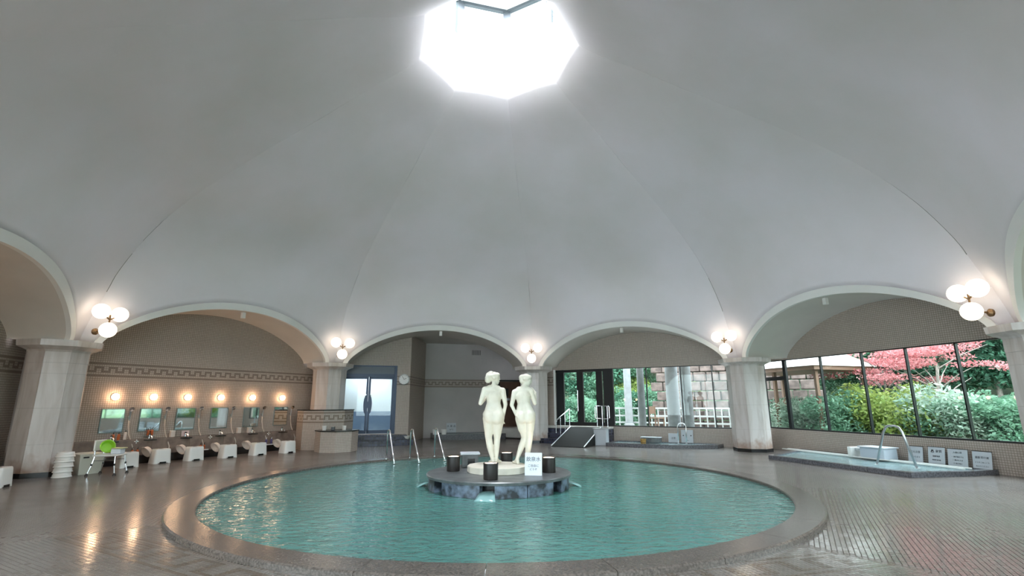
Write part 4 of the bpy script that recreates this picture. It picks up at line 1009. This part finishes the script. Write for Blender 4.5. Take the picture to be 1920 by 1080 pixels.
# bottles, cups
def bottle(m, capm, h=.17, r=.032, pump=False):
    e = empty('pump_bottle' if pump else 'bottle', (0, 0, 0), 0, 'x', 'bottle')
    mb = MB(); mb.lathe([(r*.9, 0), (r, .01), (r, h*.72), (r*.45, h*.82), (r*.4, h*.86)], 14); smooth_sharp(mb.build('body', m, e), 40)
    mb = MB(); mb.lathe([(r*.42, h*.86), (r*.42, h)], 10)
    if pump: mb.tube([(0, 0, h), (0, 0, h+.03), (0, -.035, h+.03)], .006, 6)
    mb.build('cap', capm, e); return e
orange_ = bottle(T['orange'], T['blackplastic'], pump=True); orange_['group'] = 'orange pump bottles'
first = True
for s, z, o_, lb in ((1.48, .602, .70, 'left orange bottle on the ledge above the lime green bowl'), (1.60, .602, .70, 'right orange bottle on the ledge above the lime green bowl'),
        (2.30, .67, .78, 'left orange pump bottle under the second mirror'), (2.39, .67, .78, 'right orange pump bottle under the second mirror'),
        (1.92, .203, .62, 'left orange bottle on the black foot beside the chair stool'), (2.04, .203, .62, 'right orange bottle on the black foot beside the chair stool'),
        (3.62, .203, .62, 'left amber bottle beside the third stool'), (3.72, .203, .62, 'right amber bottle beside the third stool')):
    place(orange_, first, S0(s, o_, z), rz0, lb); first = False
tr_ = MB(); tr_.box(-.11, .13, -.07, .065, -.012, 0); o = tr_.build('shelf', T['steel'], loc=S0(2.34, .78, .669), rz=rz0); tag(o, 'small steel shelf holding two orange bottles below the second mirror', 'shelf')
vio = bottle(T['purple'], T['plastic'], pump=True); vio['group'] = 'violet pump bottles'; first = True
for s, z, o_, lb in ((5.62, .232, .56, 'left violet pump bottle on a tray between the fifth and sixth stools'), (5.80, .232, .56, 'right violet pump bottle on a tray between the fifth and sixth stools')):
    place(vio, first, S0(s, o_, z), rz0, lb); first = False
cup = empty('soap_dispenser', (0, 0, 0), 0, 'x', 'dispenser', 'white boxes on the ledge'); bx(cup, 'body', T['pinkcream'], -.055, .055, -.045, .045, 0, .15, bev=.01); bx(cup, 'lid', T['plastic'], -.058, .058, -.048, .048, .15, .165, bev=.004); first = True
for s, lb in ((2.88, 'pale dispenser box on the ledge left of the third mirror'), (4.78, 'pale dispenser box on the ledge left of the fifth mirror'), (5.12, 'pale dispenser box under the fifth mirror')):
    place(cup, first, S0(s, .74, .602), rz0, lb); first = False
nc = sign('notice_card', S0(3.24, .76, .602), rz0, .20, .15, R_(5), [('Ⅱ Ⅱ', .08, .5)], T['pinkpaper'], 'small pink notice card under the third mirror', ink=mat('pink ink', (.4, .1, .12), .6))
sp2 = empty('soap_tray', (0, 0, 0), 0, 'x', 'tray', 'pale soap trays on the black foot'); bx(sp2, 'dish', T['bluebasin'], -.13, .13, -.055, .055, 0, .018, bev=.006)
bx(sp2, 'rim', T['plastic'], -.135, .135, -.06, -.052, 0, .028)
for i, (s, lb) in enumerate(((3.67, 'pale soap tray right of the third stool'), (5.71, 'pale soap tray under the violet bottles'))): place(sp2, i == 0, S0(s, .585 if i == 0 else .56, .2015), rz0, lb)
vlv = empty('shower_valve', (0, 0, 0), 0, 'x', 'tap', 'white cross handled shower valves')
for a_ in range(4): mb = MB(); mb.tube([(0, -.03, 0), (.05*cos(a_*pi/2), -.035, .05*sin(a_*pi/2))], .012, 8); mb.build('handle_arm', T['plastic'], vlv)
mb = MB(); mb.lathe([(.025, 0), (.02, .05)], 12, tf=rx); mb.build('stem', T['chrome'], vlv)
for i, (s, lb) in enumerate(((1.98, 'white cross handled valve behind the shower chair'), (3.86, 'white cross handled valve between the third and fourth mirrors'), (5.72, 'white cross handled valve between the fifth and sixth mirrors'))): place(vlv, i == 0, S0(s, .649, .545), rz0, lb)
bk = bottle(T['pinkcream'], T['blackplastic'], h=.22, r=.038); tag(bk, 'white bottle with a black cap on the ledge by the first mirror', 'bottle'); bk.location = S0(1.76, .74, .602)

# stacked washbasins, cream bin, shower chair
wm = bas.children[0].data.copy(); wm.materials[0] = T['plastic']
pail = empty('washbasin', (0, 0, 0), 0, 'x', 'washbasin', 'stack of white washbasins')
mb = MB(); mb.lathe([(.0, .0), (.162, .0), (.170, .006), (.170, .016), (.160, .022), (.142, .096), (.135, .10), (.0, .10)], 30, cap=False); smooth_sharp(mb.build('tub_body', T['plastic'], pail), 35)
mb = MB(); mb.lathe([(.157, .055), (.161, .058), (.157, .062)], 30, cap=False); mb.build('rib', T['plastic'], pail)
for i in range(5):
    place(pail, i == 0, (-9.38, 10.98, .001+i*.101), i*.4, ('lowest', 'second lowest', 'middle', 'second highest', 'topmost')[i]+' washbasin of the white stack beside the left column')
bn = empty('storage_bin', (-9.36, 11.55, 0), rz0, 'cream plastic bin with a dark slot behind the shower chair', 'bin')
mb = MB(); mb.lathe([(.26, 0), (.30, .40), (.31, .40), (.31, .425), (.20, .445), (0.01, .45)], 4, ph=pi/4, sx=1.05, sy=.95); o = mb.build('body', T['cream'], bn); bv = o.modifiers.new('b', 'BEVEL'); bv.width = .03; bv.segments = 3
bx(bn, 'slot', T['blackplastic'], -.16, -.06, -.215, -.195, .34, .37)
ch = empty('shower_chair', (-8.78, 11.42, 0), R_(8), 'white plastic shower chair with steel legs and black rubber feet', 'chair')
mb = MB(); mb.box(-.24, .24, -.20, .20, .385, .42, bev=.015); mb.build('seat', T['plastic'], ch)
mb = MB(); mb.box(-.25, -.215, -.19, .19, .50, .72, bev=.015); mb.build('backrest', T['plastic'], ch)
for y in (-.15, .15): mb = MB(); mb.tube([(-.22, y, .39), (-.24, y, .70)], .013, 8); mb.build('back_post', T['steel'], ch)
for x, y in ((-.2, -.17), (.2, -.17), (-.2, .17), (.2, .17)):
    lg = MB(); lg.tube([(x, y, .39), (x*1.12, y*1.15, .2), (x*1.32, y*1.3, .03)], .012, 8); lo = lg.build('leg', T['chrome'], ch)
    mb = MB(); mb.lathe([(.035, 0), (.03, .02), (.016, .05)], 12, tf=Matrix.Translation((x*1.34, y*1.32, 0))); mb.build('rubber_foot', T['blackplastic'], lo)
    mb = MB(); mb.lathe([(.018, -.02), (.018, .02)], 10, tf=Matrix.Translation((x*1.12, y*1.15, .22))); mb.build('adjuster', T['blackplastic'], lo)
mb = MB(); mb.tube([(-.2, -.17, .3), (.2, -.17, .3)], .009, 6); mb.tube([(-.2, .17, .3), (.2, .17, .3)], .009, 6); mb.build('stretcher', T['steel'], ch)
gb = empty('green_bowl', (-8.88, 11.40, .423), 0, 'lime green bowl resting on the shower chair seat', 'bowl')
mb = basin_mb(.95); o = mb.build('bowl', T['green'], gb); o.rotation_euler = (R_(72), 0, R_(52)); o.location = (0, 0, .135); smooth_sharp(o, 35)
pc = empty('paper_packet', (-8.64, 11.44, .423), R_(5), 'white and yellow packet lying on the shower chair', 'packet'); bx(pc, 'packet', T['whiteboard'], -.10, .10, -.09, .09, 0, .11, bev=.02); bx(pc, 'yellow_top', T['yellow'], -.10, .14, -.09, .09, .112, .13, bev=.006)

# ------------------------------------------------------------------ vanity counter round column C2
def octprism_uv(name, cx_, cy_, r, z0, z1, rot, m, parent):
    bm = bmesh.new(); uv = bm.loops.layers.uv.new('UVMap'); N = 8; P = [(cx_+r/COS*cos(rot+pi/8+i*pi/4), cy_+r/COS*sin(rot+pi/8+i*pi/4)) for i in range(N)]; L = 2*r*math.tan(pi/8)
    lo = [bm.verts.new((x, y, z0)) for x, y in P]; hi = [bm.verts.new((x, y, z1)) for x, y in P]
    for i in range(N):
        j = (i+1) % N; f = bm.faces.new((lo[i], lo[j], hi[j], hi[i]))
        for lp_, q in zip(f.loops, ((0, z0), (L, z0), (L, z1), (0, z1))): lp_[uv].uv = (q[0]+i*L, q[1])
    bm.faces.new(hi)
    me = bpy.data.meshes.new(name); bm.to_mesh(me); bm.free(); me.materials.append(m); o = bpy.data.objects.new(name, me); C.objects.link(o); o.parent = parent; return o
vc = empty('vanity_counter', (0, 0, 0), 0, 'two stepped octagonal mosaic counter wrapped round the column near the blue door', 'counter')
c2r = math.atan2(col_dir[1].y, col_dir[1].x)
octprism_uv('upper_block', -6.42, 17.70, .84, 0, 1.24, c2r, T['counter_tile'], vc)
mb = MB(); mb.lathe([(.86/COS, 1.24), (.86/COS, 1.275)], 8, ph=c2r+pi/8, tf=Matrix.Translation((-6.42, 17.70, 0))); mb.build('black_coping', T['black'], vc)
octprism_uv('lower_block', -5.62, 16.62, .60, 0, .62, c2r, T['counter_tile'], vc)
mb = MB(); mb.lathe([(.63/COS, .62), (.63/COS, .65)], 8, ph=c2r+pi/8, tf=Matrix.Translation((-5.62, 16.62, 0))); mb.build('black_coping', T['black'], vc)
tb = empty('tumbler', (0, 0, 0), 0, 'x', 'cup', 'tumblers on the vanity counter'); mb = MB(); mb.lathe([(.055, 0), (.068, .13), (.06, .13), (.05, .01)], 16); mb.build('cup_body', T['plastic'], tb)
mb = MB(); mb.lathe([(.069, .12), (.071, .12), (.071, .132), (.069, .132)], 16, cap=False); mb.build('rim', T['plastic'], tb)
for i, (p, lb) in enumerate((((-5.98, 16.45), 'left white tumbler on the vanity counter'), ((-5.38, 16.55), 'right white tumbler on the vanity counter'))): place(tb, i == 0, (p[0], p[1], .6505), 0, lb)
kb = empty('tissue_box', (-5.70, 16.45, .6505), R_(10), 'small black box between the two tumblers', 'box'); bx(kb, 'box_body', T['blackplastic'], -.055, .055, -.05, .05, 0, .10, bev=.005); bx(kb, 'slot', T['plastic'], -.03, .03, -.01, .01, .1, .104)
# white bowl and stools by the blue door
wbw = copy_tree(bas); wbw.location = sp(1, 2.72, .45, .2015); wbw.rotation_euler = (0, 0, 0); wbw['label'] = 'white washbasin on the dark tiled bench below the clock'; wbw['group'] = 'white bowls by the blue door'
for c in wbw.children: c.data = wm
tb2 = copy_tree(tb); tb2.scale = (1.7, 1.7, 1.5)
for i, s in enumerate((3.0, 3.35)):
    t = tb2 if i == 0 else copy_tree(tb2); t.location = rl(-.0+i*.35+.35, 1.42, .2215); t['label'] = ('left', 'right')[i]+' white pail on the curb of the recess bath'; t['category'] = 'pail'; t['group'] = 'white pails on the recess bath'; t.name = 'pail'

# ------------------------------------------------------------------ outdoors
def ter(x, y):
    p = Vector((x, y, 0)); r = (p-OC).length; a = math.atan2(y-OC.y, x-OC.x)
    h_ = max(0, r-16.5)*.42; return min(h_, 5)+.25*sin(x*1.3+y*.7)*ss((r-15)/3)+.15
bm = bmesh.new(); G = []
for i in range(61):
    a = R_(-75)+R_(180)*i/60; row = []
    for j in range(22):
        r = 11.7+j*1.0; x, y = OC.x+r*cos(a), OC.y+r*sin(a); row.append(bm.verts.new((x, y, ter(x, y)-.1 if r > 14 else -.02)))
    G.append(row)
for p_, q_ in zip(G, G[1:]):
    for j in range(21): bm.faces.new((p_[j], p_[j+1], q_[j+1], q_[j]))
bmesh.ops.recalc_face_normals(bm, faces=bm.faces)
me = bpy.data.meshes.new('garden_ground'); bm.to_mesh(me); bm.free(); me.materials.append(T['soil']); gg = bpy.data.objects.new('garden_ground', me); C.objects.link(gg); struct(gg, 'planted garden bank rising behind the windows'); me.shade_smooth()

def leaves_mesh(name, blobs, n_, size, m, seed):
    rnd = random.Random(seed); vs, fs = [], []
    tot = sum(b[3]*b[4]*b[5] for b in blobs)
    for (x, y, z, rx_, ry_, rz_) in blobs:
        for _ in range(int(n_*(rx_*ry_*rz_)/tot)):
            u = Vector((rnd.gauss(0, 1), rnd.gauss(0, 1), rnd.gauss(0, 1))).normalized()*rnd.random()**.35
            p = Vector((x+u.x*rx_, y+u.y*ry_, z+u.z*rz_)); s = size*rnd.uniform(.6, 1.3)
            a = Vector((rnd.gauss(0, 1), rnd.gauss(0, 1), rnd.gauss(0, .6))).normalized(); b = a.cross(Vector((rnd.gauss(0, 1), rnd.gauss(0, 1), rnd.gauss(0, 1)))).normalized()
            i = len(vs); vs += [p-a*s, p+b*s*.45, p+a*s, p-b*s*.45]; fs.append((i, i+1, i+2, i+3))
    me = bpy.data.meshes.new(name); me.from_pydata([v[:] for v in vs], [], fs); me.materials.append(m); return me
def plant(name, loc, mesh, trunk, lab, cat, group, sc_=1.0, rz=0):
    e = empty(name, loc, rz, lab, cat, group); e.scale = (sc_,)*3
    o = bpy.data.objects.new('foliage', mesh); C.objects.link(o); o.parent = e; o['kind'] = 'stuff'
    if trunk: t = bpy.data.objects.new('trunk', trunk); C.objects.link(t); t.parent = e
    return e
def trunk_mesh(h_, spread, seed, nb=6, r=.09):
    rnd = random.Random(seed); mb = MB(); mb.tube([(0, 0, -.3), (.05, .03, h_*.4), (-.05, 0, h_*.8)], [r, r*.8, r*.45], 8)
    for i in range(nb):
        a = rnd.uniform(0, 2*pi); z = h_*rnd.uniform(.3, .75); l_ = spread*rnd.uniform(.6, 1)
        mb.tube([(0, 0, z), (l_*.5*cos(a), l_*.5*sin(a), z+h_*.18), (l_*cos(a), l_*sin(a), z+h_*.3)], [r*.45, r*.3, r*.12], 6)
    me = bpy.data.meshes.new('trunk'); mb.bm.to_mesh(me); mb.bm.free(); me.materials.append(T['bark']); return me
shr = {}
for nm, mk in (('a', 'leaf_a'), ('b', 'leaf_b'), ('y', 'leaf_y'), ('p', 'leaf_p')):
    rnd = random.Random(ord(nm)); bl = [(rnd.uniform(-.7, .7), rnd.uniform(-.6, .6), rnd.uniform(.4, 1.1), rnd.uniform(.4, .7), rnd.uniform(.4, .7), rnd.uniform(.3, .55)) for _ in range(8)]
    shr[nm] = leaves_mesh('shrub_'+mk, bl, 5200, .055, T[mk], ord(nm))
trees = {}
for nm, mk in (('a', 'leaf_a'), ('b', 'leaf_b')):
    rnd = random.Random(ord(nm)+5); bl = [(rnd.uniform(-1.3, 1.3), rnd.uniform(-1.3, 1.3), rnd.uniform(1.5, 4.6), rnd.uniform(.6, 1.1), rnd.uniform(.6, 1.1), rnd.uniform(.35, .7)) for _ in range(16)]
    trees[nm] = leaves_mesh('tree_'+mk, bl, 15000, .085, T[mk], ord(nm)+9)
rnd = random.Random(3); bl = [(rnd.uniform(-1.9, 1.9), rnd.uniform(-1.2, 1.2), rnd.uniform(1.5, 2.9), rnd.uniform(.5, .95), rnd.uniform(.5, .8), rnd.uniform(.10, .2)) for _ in range(15)]
red_me = leaves_mesh('maple_leaves', bl, 5200, .05, T['leaf_r'], 77); tr_me = trunk_mesh(4.2, 1.3, 5); tr_me2 = trunk_mesh(2.6, 1.7, 9, 10, .06)
kinds = {'a': 'fresh green', 'b': 'dark green', 'y': 'yellow green', 'p': 'pale leaved'}
# bearing/distance placements seen through the windows (pixel column, distance, kind)
def at_px(px, dist): return Vector(((px-960)/935*dist*1.0*cos(PITCH), dist, 0))
SH = [(1500, 17.6, 'p'), (1555, 16.8, 'a'), (1610, 17.2, 'p'), (1665, 16.2, 'y'), (1715, 15.4, 'y'), (1760, 14.6, 'p'), (1800, 14.0, 'a'), (1850, 13.6, 'p'), (1905, 13.2, 'a'), (1960, 12.9, 'b'),
      (1590, 19.2, 'b'), (1640, 18.4, 'a'), (1700, 17.6, 'a'), (1750, 16.8, 'b'), (1810, 16.0, 'b'), (1870, 15.4, 'a'), (1930, 15, 'b'), (1475, 21, 'a'), (1530, 20.5, 'a'),
      (1100, 26.0, 'a'), (1160, 25.6, 'a'), (1195, 26.2, 'b'), (1235, 25.6, 'a'), (1065, 26.5, 'b'), (1130, 28, 'a'), (1260, 27, 'y'), (1180, 28, 'y')]
TR = [(1490, 24, 'a'), (1560, 22.5, 'a'), (1620, 21.5, 'a'), (1690, 20.5, 'b'), (1750, 19.5, 'b'), (1815, 18.5, 'b'), (1880, 17.5, 'b'), (1950, 17, 'b'), (2040, 16.5, 'b'), (1660, 23.5, 'a'), (1720, 22.5, 'b'), (1790, 21.5, 'b'), (1860, 20.5, 'b'),
      (1050, 29, 'b'), (1105, 29.5, 'a'), (1160, 29, 'b'), (1215, 29, 'a'), (1270, 30, 'a'), (1330, 30, 'a'), (1390, 29, 'a'), (1130, 31.5, 'b'), (1240, 32, 'a'),
      (2900, 10.5, 'a')]  # unseen tree added to keep raw sky glare off the right floor
panes = [(1443, 'first narrow pane of the long garden window'), (1470, 'second pane of the long garden window'), (1545, 'third pane of the long garden window'), (1622, 'fourth pane of the long garden window'), (1708, 'fifth pane of the long garden window'), (1805, 'sixth pane of the long garden window'), (1885, 'right end of the long garden window'), (1945, 'hidden right end of the long garden window'), (2100, 'wall just right of the picture'), (2400, 'window bay right of the picture'), (2800, 'unseen far right bay, added as a sky screen'), (3200, 'window bay abreast of the viewpoint'), (9999, '')]
panes2 = [(1000, 'black framed glass door'), (1125, 'first pane right of the glass door'), (1212, 'second pane right of the glass door'), (1280, 'third pane right of the glass door'), (1345, 'last pane before the window column'), (1440, '')]
def pane_of(px):
    L_ = panes if px > 1435 else panes2; out = L_[0][1]
    for a_, nm in L_[:-1]:
        if px >= a_: out = nm
    return out
items = [(px, D, kd, 'shrub') for px, D, kd in SH]+[(px, D, kd, 'tree') for px, D, kd in TR]
for px, D, kd, ty in items:
    p = at_px(px, D); pn = pane_of(px)
    same = sorted(d_ for q, d_, k2, t2 in items if t2 == ty and k2 == kd and pane_of(q) == pn); rk_ = same.index(D)
    pos = '' if len(same) == 1 else (['nearer ', 'farther ', 'farthest '][rk_] if len(same) < 4 else ['nearest ', 'second nearest ', 'third nearest ', 'farthest '][min(rk_, 3)])
    if ty == 'shrub': plant('garden_shrub', (p.x, p.y, ter(p.x, p.y)-.1), shr[kd], None, pos+kinds[kd]+' garden shrub behind the '+pn, 'shrub', 'garden shrubs outside the windows', random.uniform(1.0, 1.35), random.uniform(0, 6))
    else: plant('garden_tree', (p.x, p.y, ter(p.x, p.y)-.4), trees[kd], tr_me, pos+kinds[kd]+' tall tree behind the '+pn, 'tree', 'garden trees outside the windows', random.uniform(.85, 1.1), random.uniform(0, 6))
for i, (px, D, zz, s_, lb) in enumerate(((1665, 16.9, .75, .85, 'red leaved maple left of centre in the long garden window'), (1765, 15.4, .75, .9, 'red leaved maple with bare pale branches right of centre in the long garden window'))):
    p = at_px(px, D); plant('red_maple', (p.x, p.y, zz), red_me, tr_me2, lb, 'tree', 'red maples', s_, i*2.2+.3)
# pavilion at the left of the long window
pv = empty('garden_pavilion', at_px(1500, 18.2), R_(-72), 'open garden shelter with a pale roof and brown posts', 'pavilion'); pv.scale = (.62, .8, .98)
mb = MB(); mb.prism([(-3, -1.6), (3, -1.6), (3, 1.6), (-3, 1.6)], 2.55, 2.68); mb.build('eave', T['post'], pv)
mb = MB(); b_ = mb.bm; v_ = [b_.verts.new(c) for c in [(-3.1, -1.7, 2.68), (3.1, -1.7, 2.68), (3.1, 1.7, 2.68), (-3.1, 1.7, 2.68), (-1.8, 0, 3.5), (1.8, 0, 3.5)]]
for f in ((0, 1, 5, 4), (1, 2, 5), (2, 3, 4, 5), (3, 0, 4), (3, 2, 1, 0)): b_.faces.new([v_[i] for i in f])
mb.build('roof', T['roofmat'], pv)
for x, y in ((-2.7, -1.3), (0, -1.3), (2.7, -1.3), (-2.7, 1.3), (2.7, 1.3)): bx(pv, 'post', T['post'], x-.07, x+.07, y-.07, y+.07, 0, 2.56)
# terrace outside the middle windows
te = MB(); pts = [sp(2, -3, 1.3), sp(2, LS+2.2, 1.3), sp(2, LS+2.2, 6.2), sp(2, -3, 6.2)]; te.prism([(p.x, p.y) for p in pts], .05, .42); o = te.build('trim_25', T['deck'], kind='structure', label='paved terrace outside the middle windows')
for i, (px, o_, r_, lb) in enumerate(((1178, 5.6, .17, 'slim'), (1203, 2.2, .14, 'second'), (1262, 2.4, .24, 'third'), (1288, 2.0, .21, 'right'))):
    # intersect pixel column with the line at offset o_
    A, d, n = sd(2); best = min((abs(project(sp(2, s*.01, o_, 1.5))[0]-px), s*.01) for s in range(0, 900)); p = sp(2, best[1], o_, .421)
    e = empty('terrace_column', p, 0, 'round grey terrace column outside, '+('leftmost and farthest', 'thin one left of the second mullion', 'thick darker one', 'thick pale one on the right')[i], 'column', 'round terrace columns')
    mb = MB(); mb.lathe([(r_, .12), (r_*.97, 3.6)], 24); smooth_sharp(mb.build('shaft', T['conc'], e), 40)
    mb = MB(); mb.lathe([(r_*1.35, 0), (r_*1.35, .08), (r_*1.1, .12)], 24); smooth_sharp(mb.build('base', T['conc'], e), 40)
fe = empty('terrace_fence', sp(2, 0, 5.9, .421), srot(2), 'pale low fence along the terrace edge', 'fence')
for i in range(30): bx(fe, 'picket', T['fence'], 1.2+i*.3, 1.25+i*.3, -.02, .02, 0, .78)
for z in (.12, .42, .76): bx(fe, 'rail', T['fence'], 1.1, 10.1, -.03, .03, z, z+.07)
rk = empty('rock_wall', at_px(1345, 22.5), srot(2), 'reddish rock retaining wall beyond the terrace fence', 'wall')
rnd = random.Random(4)
for i in range(12):
    for j in range(7):
        x0 = -2.8+i*.55+(.25 if j % 2 else 0); mb = MB(); mb.box(x0, x0+.52, -.25+rnd.uniform(-.06, .06), .3, .3+j*.42, .3+j*.42+.39, bev=.04); mb.build('stone', T['rock'], rk)
# garden chairs (two dark) outside between columns
gc = empty('terrace_chair', sp(2, 3.85, 3.4, .421), R_(40), 'dark wooden chair on the terrace outside', 'chair')
bx(gc, 'seat', T['post'], -.22, .22, -.22, .22, .42, .46)
for x, y in ((-.2, -.2), (.2, -.2), (-.2, .2), (.2, .2)): bx(gc, 'leg', T['post'], x-.02, x+.02, y-.02, y+.02, 0, .42)
bx(gc, 'backrest', T['post'], -.22, .22, .19, .22, .6, .9)
for x in (-.2, .2): bx(gc, 'back_post', T['post'], x-.02, x+.02, .18, .22, .46, .9)
